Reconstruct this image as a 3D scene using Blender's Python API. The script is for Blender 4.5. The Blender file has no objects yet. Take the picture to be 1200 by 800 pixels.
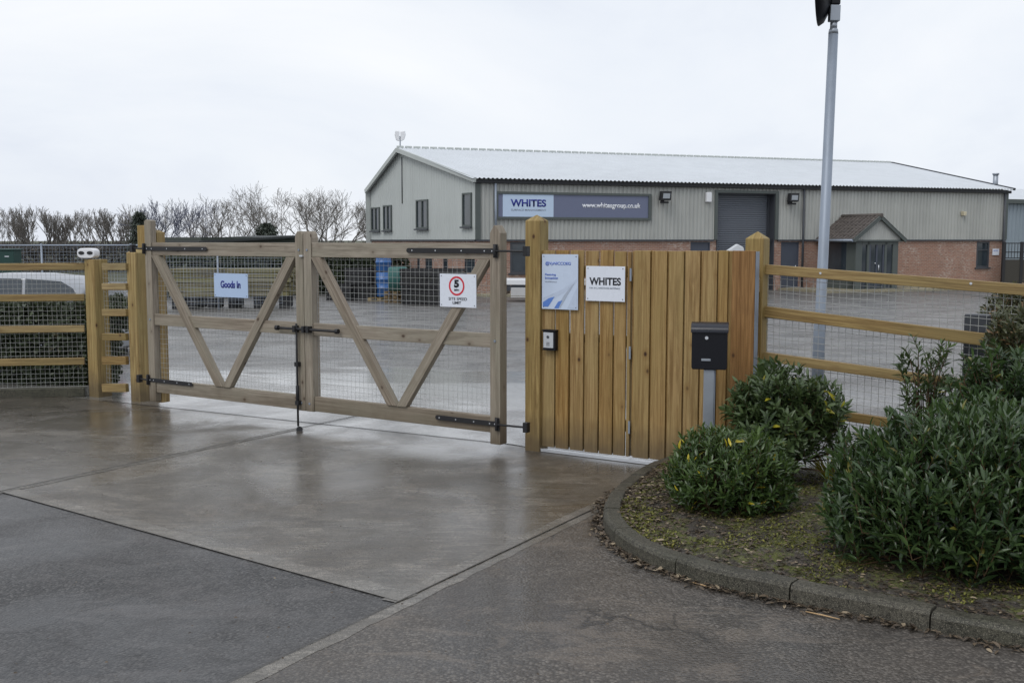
import bpy, math, random
import numpy as np
from mathutils import Vector, Matrix, noise as mnoise
R = math.radians
random.seed(7); rng = np.random.default_rng(7)
scene = bpy.context.scene
C = scene.collection

# ------------------------------------------------------------------ camera
H = 1.75; F = 1250.0; PITCH = math.atan(119.0/F)
cam = bpy.data.cameras.new('camera'); cam.sensor_width = 36; cam.lens = 36*F/1200; cam.clip_end = 6000; cam.clip_start = .05
camo = bpy.data.objects.new('camera', cam); C.objects.link(camo)
camo.location = (0, 0, H); camo.rotation_euler = (R(90)-PITCH, 0, 0); scene.camera = camo
scene.render.resolution_x = 1024; scene.render.resolution_y = 682

def ray(x, y):
    a = (x-600)/F; b = (400-y)/F; c, s = math.cos(PITCH), math.sin(PITCH)
    return Vector((a, c+b*s, -s+b*c))
def G(x, y, z=0.0):
    d = ray(x, y); t = (z-H)/d.z
    return Vector((0, 0, H))+d*t
def at(x, y, Y):
    d = ray(x, y); return Vector((0, 0, H))+d*(Y/d.y)
def gz(Y):
    if Y < 13: return 0.0
    if Y < 44: return -.6*(Y-13)/31.0
    return -.6
def zat(py, Y):  # height seen at image row py at distance Y on the centre line
    return at(600, py, Y).z

class Frame:
    def __init__(s, P, Q):
        s.o = Vector((P.x, P.y, 0)); d = Vector((Q.x-P.x, Q.y-P.y, 0)); s.L = d.length; s.d = d.normalized()
        s.n = Vector((-s.d.y, s.d.x, 0)); s.a = math.atan2(s.d.y, s.d.x)
    def uz(s, px, py, off=0.0):
        r = ray(px, py); o = Vector((0, 0, H))
        t = ((s.o+s.n*off-o).dot(s.n))/r.dot(s.n); p = o+r*t
        return (p-s.o).dot(s.d), p.z
    def u(s, px, py=400, off=0.0): return s.uz(px, py, off)[0]
    def z(s, px, py, off=0.0): return s.uz(px, py, off)[1]
    def w(s, u, y, z): return s.o+s.d*u+s.n*y+Vector((0, 0, z))

# ------------------------------------------------------------------ tagging helpers
def tag(o, label=None, cat=None, group=None, kind=None):
    if label: o['label'] = label
    if cat: o['category'] = cat
    if group: o['group'] = group
    if kind: o['kind'] = kind
    return o
def empty(name, loc=(0, 0, 0), rz=0, label=None, cat=None, group=None):
    o = bpy.data.objects.new(name, None); C.objects.link(o); o.location = loc; o.rotation_euler = (0, 0, rz); o.empty_display_size = .2
    return tag(o, label, cat, group)
def copy_tree(o, parent=None):
    c = o.copy(); C.objects.link(c); c.parent = parent
    for ch in o.children: copy_tree(ch, c)
    return c

class MB:
    def __init__(s): s.v = []; s.f = []; s.uv = []; s.r = []; s.sm = []
    def face(s, pts, uvs=None, r=0.0, smooth=False):
        b = len(s.v); s.v.extend([tuple(p) for p in pts]); s.f.append(tuple(range(b, b+len(pts))))
        s.uv.extend(uvs if uvs else [(0, 0)]*len(pts)); s.r.append(r); s.sm.append(smooth)
    def poly(s, verts, faces, uvf=None, r=0.0, smooth=False):
        b = len(s.v); s.v.extend([tuple(p) for p in verts])
        for f in faces:
            s.f.append(tuple(b+i for i in f)); s.r.append(r); s.sm.append(smooth)
            for i in f:
                p = verts[i]; s.uv.append(uvf(p) if uvf else (p[0]+p[1], p[2]))
    def beam(s, p0, p1, w, t, nrm=(0, 1, 0), r=None, taper=1.0, top=None):
        """box along p0->p1, w across in plane, t along nrm; optional pyramid top height"""
        p0 = Vector(p0); p1 = Vector(p1); d = (p1-p0); L = d.length; d.normalize()
        n = Vector(nrm).normalized(); sd = n.cross(d).normalized(); n = d.cross(sd).normalized()
        if r is None: r = random.random()
        ou, ov = random.uniform(0, 60), random.uniform(0, 60)
        hw, ht = w/2, t/2
        c = [(-hw, -ht), (hw, -ht), (hw, ht), (-hw, ht)]
        vs = [p0+sd*a+n*b for a, b in c]+[p1+sd*a*taper+n*b*taper for a, b in c]
        fs = [(0, 3, 2, 1)]
        b = len(s.v); s.v.extend([tuple(p) for p in vs])
        per = [0, w, w+t, 2*w+t, 2*w+2*t]
        for k in range(4):
            a0, a1 = k, (k+1) % 4
            s.f.append((b+a0, b+a1, b+4+a1, b+4+a0)); s.r.append(r); s.sm.append(False)
            s.uv += [(ou, ov+per[k]), (ou, ov+per[k+1]), (ou+L, ov+per[k+1]), (ou+L, ov+per[k])]
        s.f.append((b, b+3, b+2, b+1)); s.r.append(r); s.sm.append(False); s.uv += [(ou, ov), (ou+.02, ov+t), (ou+.04, ov+t), (ou+.05, ov)]
        if top:
            ap = p1+d*top; s.v.append(tuple(ap)); q = len(s.v)-1
            for k in range(4):
                s.f.append((b+4+k, b+4+(k+1) % 4, q)); s.r.append(r); s.sm.append(False)
                s.uv += [(ou+L, ov+per[k]), (ou+L, ov+per[k+1]), (ou+L+top, ov+(per[k]+per[k+1])/2)]
        else:
            s.f.append((b+4, b+5, b+6, b+7)); s.r.append(r); s.sm.append(False); s.uv += [(ou+L, ov), (ou+L+.02, ov+t), (ou+L+.04, ov+t), (ou+L+.05, ov)]
        return s
    def box(s, x0, x1, y0, y1, z0, z1, axis='z', r=None):
        cx, cy, cz = (x0+x1)/2, (y0+y1)/2, (z0+z1)/2
        if axis == 'z': s.beam((cx, cy, z0), (cx, cy, z1), abs(x1-x0), abs(y1-y0), (0, 1, 0), r)
        elif axis == 'x': s.beam((x0, cy, cz), (x1, cy, cz), abs(z1-z0), abs(y1-y0), (0, 1, 0), r)
        else: s.beam((cx, y0, cz), (cx, y1, cz), abs(z1-z0), abs(x1-x0), (1, 0, 0), r)
        return s
    def tube(s, pts, rad, n=6, r=0.0, caps=True, smooth=True):
        pts = [Vector(p) for p in pts]; m = len(pts)
        rads = rad if isinstance(rad, (list, tuple)) else [rad]*m
        b = len(s.v); pu = None
        for i, p in enumerate(pts):
            d = (pts[min(i+1, m-1)]-pts[max(i-1, 0)]).normalized()
            a = Vector((0, 0, 1)) if abs(d.z) < .9 else Vector((1, 0, 0))
            if pu is not None: a = pu
            e1 = (a-d*a.dot(d)).normalized(); e2 = d.cross(e1); pu = e1
            for k in range(n):
                t = 2*math.pi*k/n; s.v.append(tuple(p+(e1*math.cos(t)+e2*math.sin(t))*rads[i]))
        for i in range(m-1):
            for k in range(n):
                k2 = (k+1) % n
                s.f.append((b+i*n+k, b+i*n+k2, b+(i+1)*n+k2, b+(i+1)*n+k)); s.r.append(r); s.sm.append(smooth)
                s.uv += [(i, k), (i, k+1), (i+1, k+1), (i+1, k)]
        if caps:
            s.f.append(tuple(b+k for k in reversed(range(n)))); s.f.append(tuple(b+(m-1)*n+k for k in range(n)))
            s.r += [r, r]; s.sm += [False, False]; s.uv += [(0, 0)]*(2*n)
        return s
    def prism(s, poly, y0, y1, r=None):
        """poly in (x,z), extruded along y"""
        if r is None: r = random.random()
        ou, ov = random.uniform(0, 60), random.uniform(0, 60); n = len(poly); b = len(s.v)
        for (x, z) in poly: s.v.append((x, y0, z))
        for (x, z) in poly: s.v.append((x, y1, z))
        s.f.append(tuple(b+i for i in range(n))); s.uv += [(ou+z, ov+x) for x, z in poly]
        s.f.append(tuple(b+n+i for i in reversed(range(n)))); s.uv += [(ou+z, ov+x+.5) for x, z in reversed(poly)]
        s.r += [r, r]; s.sm += [False, False]
        for i in range(n):
            j = (i+1) % n
            s.f.append((b+j, b+i, b+n+i, b+n+j)); s.r.append(r); s.sm.append(False)
            s.uv += [(ou+poly[j][1], ov+poly[j][0]+1), (ou+poly[i][1], ov+poly[i][0]+1), (ou+poly[i][1], ov+poly[i][0]+1+(y1-y0)), (ou+poly[j][1], ov+poly[j][0]+1+(y1-y0))]
        return s
    def build(s, name, mat, parent=None, bevel=0.0, seg=2):
        me = bpy.data.meshes.new(name); me.from_pydata(s.v, [], s.f); 
        uvl = me.uv_layers.new(name='UVMap'); uvl.data.foreach_set('uv', np.array(s.uv, dtype=np.float32).ravel())
        at_ = me.attributes.new('rnd', 'FLOAT', 'FACE'); at_.data.foreach_set('value', np.array(s.r, dtype=np.float32))
        me.polygons.foreach_set('use_smooth', np.array(s.sm, dtype=bool)); me.update()
        o = bpy.data.objects.new(name, me); C.objects.link(o); me.materials.append(mat)
        if parent: o.parent = parent
        if bevel:
            m = o.modifiers.new('bevel', 'BEVEL'); m.width = bevel; m.segments = seg; m.limit_method = 'ANGLE'; m.angle_limit = R(35)
        return o

def build_split(mb, name, mat, parent=None, bevel=0.0, seg=2):
    """one object per connected piece"""
    par = list(range(len(mb.v)))
    def find(i):
        while par[i] != i: par[i] = par[par[i]]; i = par[i]
        return i
    for f in mb.f:
        for i in f[1:]: par[find(i)] = find(f[0])
    groups = {}; li = 0; st = []
    for k, f in enumerate(mb.f): st.append(li); li += len(f); groups.setdefault(find(f[0]), []).append(k)
    out = []
    for ks in groups.values():
        m = MB(); mp = {}
        for k in ks:
            f = mb.f[k]; nf = []
            for i in f:
                if i not in mp: mp[i] = len(m.v); m.v.append(mb.v[i])
                nf.append(mp[i])
            m.f.append(tuple(nf)); m.r.append(mb.r[k]); m.sm.append(mb.sm[k]); m.uv += mb.uv[st[k]:st[k]+len(f)]
        out.append(m.build(name, mat, parent, bevel, seg))
    return out

# ------------------------------------------------------------------ materials
def newmat(name):
    m = bpy.data.materials.new(name); m.use_nodes = True; nt = m.node_tree
    return m, nt, nt.nodes['Principled BSDF'], nt.nodes, nt.links
def N(nt, t, **k):
    n = nt.nodes.new(t)
    for a, b in k.items():
        if hasattr(n, a): setattr(n, a, b)
        else: n.inputs[a.replace('_', ' ')].default_value = b
    return n
def ramp(nt, src, stops):
    n = nt.nodes.new('ShaderNodeValToRGB'); e = n.color_ramp.elements
    while len(e) < len(stops): e.new(.5)
    for i, (p, c) in enumerate(stops):
        e[i].position = p; e[i].color = (c, c, c, 1) if isinstance(c, (int, float)) else (*c, 1)
    nt.links.new(src, n.inputs[0]); return n.outputs[0]
def mixc(nt, fac, a, b, mode='MIX'):
    n = nt.nodes.new('ShaderNodeMix'); n.data_type = 'RGBA'; n.blend_type = mode; n.clamp_factor = True
    for s, v in ((0, fac), (6, a), (7, b)):
        if hasattr(v, 'is_output') or isinstance(v, bpy.types.NodeSocket): nt.links.new(v, n.inputs[s])
        elif s == 0: n.inputs[0].default_value = v
        else: n.inputs[s].default_value = (*v, 1) if not isinstance(v, (int, float)) else (v, v, v, 1)
    return n.outputs[2]
def math_(nt, op, a, b=0.0, c=0.0, clamp=False):
    n = nt.nodes.new('ShaderNodeMath'); n.operation = op; n.use_clamp = clamp
    for i, v in enumerate((a, b, c)):
        if isinstance(v, bpy.types.NodeSocket): nt.links.new(v, n.inputs[i])
        else: n.inputs[i].default_value = v
    return n.outputs[0]
def coords(nt, kind='Object', scale=(1, 1, 1), rot=(0, 0, 0)):
    t = nt.nodes.new('ShaderNodeTexCoord'); m = nt.nodes.new('ShaderNodeMapping'); m.inputs['Scale'].default_value = scale; m.inputs['Rotation'].default_value = rot
    if kind == 'World':
        g = nt.nodes.new('ShaderNodeNewGeometry'); nt.links.new(g.outputs['Position'], m.inputs[0])
    else: nt.links.new(t.outputs[kind], m.inputs[0])
    return m.outputs[0]
def noise(nt, vec, scale=1, detail=4, rough=.55, dist=0.0):
    n = N(nt, 'ShaderNodeTexNoise'); n.inputs['Scale'].default_value = scale; n.inputs['Detail'].default_value = detail
    n.inputs['Roughness'].default_value = rough; n.inputs['Distortion'].default_value = dist
    nt.links.new(vec, n.inputs['Vector']); return n.outputs['Fac']
def bump(nt, h, bs, strength=.3, dist=.01, prev=None):
    n = N(nt, 'ShaderNodeBump'); n.inputs['Strength'].default_value = strength; n.inputs['Distance'].default_value = dist
    nt.links.new(h, n.inputs['Height'])
    if prev: nt.links.new(prev, n.inputs['Normal'])
    if bs: nt.links.new(n.outputs[0], bs.inputs['Normal'])
    return n.outputs[0]
def attr(nt, name):
    n = nt.nodes.new('ShaderNodeAttribute'); n.attribute_name = name; return n.outputs['Fac']

def wood(name, light, dark, knot, green=None, var=.25, knots=True, rough=.62, footdark=False):
    m, nt, bs, nd, lk = newmat(name)
    g1 = noise(nt, coords(nt, 'UV', (1.3, 42, 1)), 1, 7, .68, 1.0)
    g2 = noise(nt, coords(nt, 'UV', (5, 190, 1)), 1, 3, .6)
    g3 = noise(nt, coords(nt, 'UV', (.8, 3, 1)), 1, 3, .5)
    c = mixc(nt, ramp(nt, g1, [(.38, 0.0), (.60, 1.0)]), dark, light)
    c = mixc(nt, math_(nt, 'MULTIPLY', ramp(nt, g2, [(.35, 1.0), (.6, 0.0)]), .35), c, tuple(x*.55 for x in dark))
    if green: c = mixc(nt, math_(nt, 'MULTIPLY', ramp(nt, g3, [(.42, 0.0), (.72, 1.0)]), .75), c, green)
    g4 = noise(nt, coords(nt, 'UV', (.9, 11, 1)), 1, 5, .7, 1.5)
    c = mixc(nt, ramp(nt, g4, [(.52, 0.0), (.68, .55)]), c, tuple(x*.7 for x in dark))
    rn = attr(nt, 'rnd')
    hsv = N(nt, 'ShaderNodeHueSaturation'); lk.new(c, hsv.inputs['Color'])
    lk.new(math_(nt, 'MULTIPLY_ADD', rn, var*2, 1-var), hsv.inputs['Value'])
    lk.new(math_(nt, 'MULTIPLY_ADD', rn, .008, .496), hsv.inputs['Hue']); lk.new(math_(nt, 'MULTIPLY_ADD', rn, -.2, 1.12), hsv.inputs['Saturation'])
    c = hsv.outputs[0]
    if knots:
        v = N(nt, 'ShaderNodeTexVoronoi'); v.inputs['Scale'].default_value = 1; lk.new(coords(nt, 'UV', (6.0, 8.5, 1)), v.inputs['Vector'])
        kd = ramp(nt, v.outputs['Distance'], [(.06, 1.0), (.15, 0.0)])
        sel = N(nt, 'ShaderNodeSeparateColor'); lk.new(v.outputs['Color'], sel.inputs[0])
        kd = math_(nt, 'MULTIPLY', kd, ramp(nt, sel.outputs[0], [(.60, 0.0), (.62, 1.0)]))
        kr = math_(nt, 'MULTIPLY', ramp(nt, v.outputs['Distance'], [(.12, .6), (.38, 0.0)]), ramp(nt, sel.outputs[0], [(.60, 0.0), (.62, 1.0)]))
        c = mixc(nt, kr, c, dark); c = mixc(nt, kd, c, knot)
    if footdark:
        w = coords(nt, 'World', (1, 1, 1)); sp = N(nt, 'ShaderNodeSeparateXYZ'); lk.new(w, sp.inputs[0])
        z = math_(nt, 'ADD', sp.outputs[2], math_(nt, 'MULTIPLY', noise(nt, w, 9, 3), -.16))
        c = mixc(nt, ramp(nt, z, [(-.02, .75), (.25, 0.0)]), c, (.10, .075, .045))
    lk.new(c, bs.inputs['Base Color']); bs.inputs['Roughness'].default_value = rough
    bs.inputs['Specular IOR Level'].default_value = .35
    b1 = bump(nt, g2, None, .4, .002); bump(nt, g1, bs, .4, .003, b1)
    return m
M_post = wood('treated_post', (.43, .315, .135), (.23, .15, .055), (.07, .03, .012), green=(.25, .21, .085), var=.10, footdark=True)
M_rail = wood('treated_rail', (.40, .29, .13), (.20, .13, .055), (.06, .03, .012), green=(.22, .18, .08), var=.14)
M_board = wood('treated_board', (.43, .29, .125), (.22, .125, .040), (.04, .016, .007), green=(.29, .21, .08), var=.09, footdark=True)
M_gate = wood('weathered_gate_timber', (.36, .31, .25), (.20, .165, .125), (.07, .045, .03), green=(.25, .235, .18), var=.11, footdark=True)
M_endgrain = wood('fresh_board', (.34, .19, .075), (.18, .09, .03), (.05, .022, .01), var=.08)

def plain(name, col, rough=.5, metal=0.0, spec=.5, nz=.12, nscale=6, bumpy=0.0, dirt=None):
    m, nt, bs, nd, lk = newmat(name)
    v = coords(nt, 'World'); n = noise(nt, v, nscale, 5, .6)
    c = mixc(nt, n, tuple(x*(1-nz) for x in col), tuple(min(1, x*(1+nz)) for x in col))
    if dirt:
        d = noise(nt, coords(nt, 'World', (1, 1, .35)), nscale*.7, 6, .7)
        c = mixc(nt, ramp(nt, d, [(.5, 0.0), (.75, .6)]), c, dirt)
    lk.new(c, bs.inputs['Base Color']); bs.inputs['Metallic'].default_value = metal
    lk.new(math_(nt, 'MULTIPLY_ADD', n, .25, rough-.12, clamp=True), bs.inputs['Roughness']); bs.inputs['Specular IOR Level'].default_value = spec
    if bumpy: bump(nt, noise(nt, v, nscale*12, 4), bs, bumpy, .004)
    return m
M_black = plain('black_ironwork', (.016, .016, .018), .45, .0, .4, .25, 30, .15)
M_galv = plain('galvanised_steel', (.34, .37, .41), .45, .75, .5, .16, 9)
M_galvpole = plain('galvanised_column', (.27, .31, .37), .5, .35, .5, .13, 7, dirt=(.18, .2, .22))
M_wire = plain('galvanised_wire', (.42, .43, .42), .42, .35, .5, .15, 20)
M_silver = plain('aluminium', (.62, .64, .67), .35, .6, .5, .08, 20)
M_signw = plain('sign_white', (.72, .76, .84), .28, 0, .5, .03, 8)
M_signb = plain('sign_pale_blue', (.42, .54, .74), .3, 0, .5, .04, 8)
M_navy = plain('letter_navy', (.03, .04, .25), .4, 0, .3, .05)
M_inkblk = plain('letter_black', (.02, .022, .03), .4, 0, .3, .05)
M_inkblue = plain('letter_blue', (.06, .14, .55), .4, 0, .3, .05)
M_inkgrey = plain('letter_grey', (.30, .34, .40), .4, 0, .3, .05)
M_red = plain('sign_red', (.60, .03, .05), .4, 0, .3, .05)
M_white = plain('white_plastic', (.75, .76, .78), .35, 0, .5, .05, 12)
M_dark = plain('dark_rubber', (.02, .021, .024), .55, 0, .4, .2, 12)
M_boxblk = plain('letterbox_black', (.006, .0065, .010), .42, 0, .28, .15, 14)
M_boxlid = plain('letterbox_lid', (.016, .018, .026), .3, 0, .45, .12, 14)
M_greentrim = plain('green_grey_trim', (.085, .10, .095), .45, 0, .4, .12, 4)
M_darkgrey = plain('dark_grey_paint', (.05, .055, .065), .4, 0, .4, .12, 4)
M_doorblue = plain('slate_blue_door', (.065, .075, .10), .45, 0, .4, .1, 3)
M_signslate = plain('slate_sign_panel', (.145, .165, .25), .35, 0, .4, .05, 3)
M_lightblue = plain('pale_sign_panel', (.50, .62, .78), .35, 0, .4, .04, 3)
M_lettwhite = plain('letter_white', (.8, .82, .86), .4, 0, .3, .03)

def glass(name, col=(.03, .04, .05), rough=.06):
    m, nt, bs, nd, lk = newmat(name)
    v = coords(nt, 'Object', (1, 1, .6)); n = noise(nt, v, 1.7, 2)
    lk.new(mixc(nt, n, tuple(x*.5 for x in col), tuple(x*1.6 for x in col)), bs.inputs['Base Color'])
    bs.inputs['Roughness'].default_value = rough; bs.inputs['Specular IOR Level'].default_value = .8
    return m
M_glass = glass('window_glass')

def cladding(name, col, streak=.25):
    m, nt, bs, nd, lk = newmat(name)
    n1 = noise(nt, coords(nt, 'World', (1.5, 1.5, .25)), 1, 6, .65)
    n2 = noise(nt, coords(nt, 'World', (.15, .15, .5)), 1, 3)
    c = mixc(nt, ramp(nt, n1, [(.35, 0.0), (.75, 1.0)]), col, tuple(x*(1-streak) for x in col))
    c = mixc(nt, ramp(nt, n2, [(.35, 0.0), (.65, .35)]), c, tuple(min(1, x*1.12) for x in col))
    lk.new(c, bs.inputs['Base Color']); bs.inputs['Roughness'].default_value = .5; bs.inputs['Specular IOR Level'].default_value = .35
    return m
M_clad = cladding('goosewing_cladding', (.42, .43, .405), .26)
M_clads = cladding('side_cladding', (.46, .49, .475), .12)
M_roof = cladding('light_grey_roof_sheet', (.60, .63, .66), .10)
M_roof.node_tree.nodes['Principled BSDF'].inputs['Roughness'].default_value = .75
M_roof.node_tree.nodes['Principled BSDF'].inputs['Specular IOR Level'].default_value = .12
M_cladblue = cladding('blue_grey_cladding', (.27, .32, .36), .15)

def brick(name):
    m, nt, bs, nd, lk = newmat(name)
    b = N(nt, 'ShaderNodeTexBrick'); lk.new(coords(nt, 'UV'), b.inputs['Vector'])
    b.inputs['Scale'].default_value = 1; b.inputs['Brick Width'].default_value = .225; b.inputs['Row Height'].default_value = .075
    b.inputs['Mortar Size'].default_value = .010; b.inputs['Color1'].default_value = (.30, .155, .105, 1); b.inputs['Color2'].default_value = (.19, .10, .072, 1)
    b.inputs['Mortar'].default_value = (.33, .28, .24, 1); b.inputs['Bias'].default_value = -.1
    n = noise(nt, coords(nt, 'UV'), .9, 6, .75); n2 = noise(nt, coords(nt, 'UV', (4.4, 13.3, 1)), 1, 2)
    c = mixc(nt, ramp(nt, n2, [(.35, 0.0), (.7, .6)]), b.outputs[0], (.34, .19, .135))
    eff = math_(nt, 'MULTIPLY', ramp(nt, n, [(.46, 0.0), (.62, 1.0)]), ramp(nt, noise(nt, coords(nt, 'UV', (4.4, 13.3, 1)), 1.4, 3), [(.48, 0.0), (.58, .85)]))
    c = mixc(nt, eff, c, (.47, .41, .36))
    lk.new(c, bs.inputs['Base Color']); bs.inputs['Roughness'].default_value = .8
    bump(nt, b.outputs[1], bs, .4, -.01)
    return m
M_brick = brick('red_brick')

def tiles():
    m, nt, bs, nd, lk = newmat('brown_concrete_tiles')
    n = noise(nt, coords(nt, 'World'), 5, 6, .7)
    c = mixc(nt, ramp(nt, n, [(.3, 0.0), (.7, 1.0)]), (.055, .047, .043), (.135, .115, .102)); lk.new(c, bs.inputs['Base Color']); bs.inputs['Roughness'].default_value = .75
    return m
M_tile = tiles()

def concrete(name, c1=(.080, .071, .058), c2=(.205, .184, .155), wet=1.0, rough0=.16, rough1=.5, stain=(.10, .066, .036), brush=.5, coat=0.0):
    m, nt, bs, nd, lk = newmat(name)
    w = coords(nt, 'World')
    big = noise(nt, w, .55, 5, .6, .4); mid = noise(nt, w, 3.1, 6, .65); fine = noise(nt, w, 62, 5, .8); spk = noise(nt, w, 210, 2, .6)
    br = noise(nt, coords(nt, 'World', (1.1, 9, 1), (0, 0, R(32))), 3.2, 5, .6)
    c = mixc(nt, ramp(nt, mid, [(.3, 0.0), (.7, 1.0)]), c1, c2)
    c = mixc(nt, math_(nt, 'MULTIPLY', ramp(nt, big, [(.45, 0.0), (.68, 1.0)]), .5), c, stain)
    c = mixc(nt, ramp(nt, fine, [(.40, .9), (.54, 0.0)]), c, tuple(x*.35 for x in c1))
    c = mixc(nt, ramp(nt, spk, [(.56, 0.0), (.64, .8)]), c, tuple(min(1, x*2.1) for x in c2))
    v = N(nt, 'ShaderNodeTexVoronoi'); v.inputs['Scale'].default_value = 3.2; lk.new(w, v.inputs['Vector'])
    c = mixc(nt, ramp(nt, v.outputs['Distance'], [(.012, .8), (.03, 0.0)]), c, (.04, .035, .03))
    lk.new(c, bs.inputs['Base Color'])
    wetn = noise(nt, coords(nt, 'World', (1, 1, 1)), .9, 4, .6, .6)
    rr = ramp(nt, wetn, [(.36, rough0), (.66, rough1)])
    rr = math_(nt, 'ADD', rr, math_(nt, 'MULTIPLY_ADD', br, .25, -.12), clamp=True)
    lk.new(rr, bs.inputs['Roughness']); bs.inputs['Specular IOR Level'].default_value = .5*wet
    if coat:
        wm = ramp(nt, wetn, [(.38, coat), (.60, coat*.12)]); spw = N(nt, 'ShaderNodeSeparateXYZ'); lk.new(w, spw.inputs[0])
        near = ramp(nt, math_(nt, 'MULTIPLY_ADD', mid, 1.6, math_(nt, 'MULTIPLY_ADD', spw.outputs[0], .55, math_(nt, 'SUBTRACT', spw.outputs[1], 8.3))), [(0.0, .30), (1.0, 1.0)])
        c = mixc(nt, ramp(nt, br, [(.42, .55), (.56, 0.0)]), c, tuple(x*.55 for x in c1)); wm = math_(nt, 'MULTIPLY', wm, near); lk.new(wm, bs.inputs['Coat Weight']); lk.new(ramp(nt, mid, [(.3, .10), (.7, .26)]), bs.inputs['Coat Roughness']); bs.inputs['Coat IOR'].default_value = 1.4
        cb = bump(nt, br, None, .12, .004); cb2 = bump(nt, mid, None, .12, .005, cb); lk.new(cb2, bs.inputs['Coat Normal'])
        pud = ramp(nt, noise(nt, w, 1.6, 6, .7, .8), [(.44, 0.0), (.5, .38)]); c = mixc(nt, pud, c, tuple(x*.45 for x in c1))
        v2 = N(nt, 'ShaderNodeTexVoronoi'); v2.feature = 'DISTANCE_TO_EDGE'; v2.inputs['Scale'].default_value = .55
        vm = N(nt, 'ShaderNodeVectorMath'); vm.operation = 'ADD'; nz = N(nt, 'ShaderNodeTexNoise'); nz.inputs['Scale'].default_value = 2.5; nz.inputs['Detail'].default_value = 6; lk.new(w, nz.inputs['Vector'])
        vs_ = N(nt, 'ShaderNodeVectorMath'); vs_.operation = 'SCALE'; vs_.inputs['Scale'].default_value = .5; lk.new(nz.outputs['Color'], vs_.inputs[0]); lk.new(w, vm.inputs[0]); lk.new(vs_.outputs[0], vm.inputs[1]); lk.new(vm.outputs[0], v2.inputs['Vector'])
        ck = math_(nt, 'MULTIPLY', ramp(nt, v2.outputs['Distance'], [(.002, .8), (.006, 0.0)]), ramp(nt, big, [(.5, 0.0), (.56, 1.0)])); c = mixc(nt, ck, c, (.03, .026, .022))
        lk.new(c, bs.inputs['Base Color'])
    b1 = bump(nt, fine, None, .5, .004); b2 = bump(nt, br, None, brush*.5, .005, b1); bump(nt, mid, bs, .25, .006, b2)
    return m
M_conc = concrete('wet_brushed_concrete', rough0=.12, rough1=.46, coat=.9)
M_conc_edge = concrete('trowelled_concrete_edge', (.15, .138, .118), (.25, .232, .205), 1, .2, .5, brush=.05, coat=.5)
M_conc_wet = concrete('very_wet_concrete', (.21, .20, .185), (.30, .285, .265), 1, .06, .2, stain=(.16, .14, .12), brush=.06, coat=1.0)
M_kerb = concrete('kerb_concrete', (.038, .036, .028), (.098, .090, .070), .6, .45, .75, stain=(.05, .058, .03), brush=.1)

def asphalt(name, base, chip, tint=(.10, .08, .06), rough0=.35, rough1=.65, scale=95, bmp=.7, coat=0.0):
    m, nt, bs, nd, lk = newmat(name)
    w = coords(nt, 'World')
    v = N(nt, 'ShaderNodeTexVoronoi'); v.inputs['Scale'].default_value = scale; lk.new(w, v.inputs['Vector'])
    sc = N(nt, 'ShaderNodeSeparateColor'); lk.new(v.outputs['Color'], sc.inputs[0])
    c = mixc(nt, ramp(nt, sc.outputs[0], [(.3, 0.0), (.95, 1.0)]), base, chip)
    c = mixc(nt, ramp(nt, v.outputs['Distance'], [(.35, 0.0), (.7, .7)]), c, tuple(x*.5 for x in base))
    mid = noise(nt, w, 1.3, 6, .62, .3); m2 = noise(nt, w, 9, 5, .7)
    c = mixc(nt, math_(nt, 'MULTIPLY', ramp(nt, mid, [(.35, 0.0), (.7, 1.0)]), .6), c, tint)
    c = mixc(nt, ramp(nt, m2, [(.4, 0.0), (.75, .4)]), c, tuple(x*.6 for x in base))
    lk.new(c, bs.inputs['Base Color'])
    lk.new(ramp(nt, noise(nt, w, .7, 5, .6), [(.35, rough0), (.65, rough1)]), bs.inputs['Roughness'])
    if coat:
        pn = noise(nt, w, 1.15, 6, .62, .7); lk.new(ramp(nt, pn, [(.42, coat), (.56, coat*.12)]), bs.inputs['Coat Weight']); bs.inputs['Coat Roughness'].default_value = .16; bs.inputs['Coat IOR'].default_value = 1.4
        lk.new(bump(nt, v.outputs['Distance'], None, .25, -.002), bs.inputs['Coat Normal'])
        c = mixc(nt, ramp(nt, pn, [(.40, .5), (.54, 0.0)]), c, tuple(x*.35 for x in base))
        st = noise(nt, coords(nt, 'World', (1, 2.4, 1), (0, 0, R(-25))), 1.3, 6, .75, 1.2); c = mixc(nt, ramp(nt, st, [(.54, 0.0), (.60, .35)]), c, tuple(min(1, x*1.9) for x in tint))
        v2 = N(nt, 'ShaderNodeTexVoronoi'); v2.feature = 'DISTANCE_TO_EDGE'; v2.inputs['Scale'].default_value = .8
        vm = N(nt, 'ShaderNodeVectorMath'); vm.operation = 'ADD'; nz = N(nt, 'ShaderNodeTexNoise'); nz.inputs['Scale'].default_value = 3; nz.inputs['Detail'].default_value = 7; lk.new(w, nz.inputs['Vector'])
        vs_ = N(nt, 'ShaderNodeVectorMath'); vs_.operation = 'SCALE'; vs_.inputs['Scale'].default_value = .5; lk.new(nz.outputs['Color'], vs_.inputs[0]); lk.new(w, vm.inputs[0]); lk.new(vs_.outputs[0], vm.inputs[1]); lk.new(vm.outputs[0], v2.inputs['Vector'])
        ck = math_(nt, 'MULTIPLY', ramp(nt, v2.outputs['Distance'], [(.003, .85), (.010, 0.0)]), ramp(nt, noise(nt, w, .6, 3), [(.5, 0.0), (.56, 1.0)])); c = mixc(nt, ck, c, (.012, .011, .010))
        lk.new(c, bs.inputs['Base Color'])
    b1 = bump(nt, v.outputs['Distance'], None, bmp, -.004); bump(nt, m2, bs, .3, .01, b1)
    return m
M_asph = asphalt('damp_brown_asphalt', (.060, .053, .046), (.195, .175, .152), (.095, .078, .062), .30, .6, 75, 1.0, coat=.35)
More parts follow.
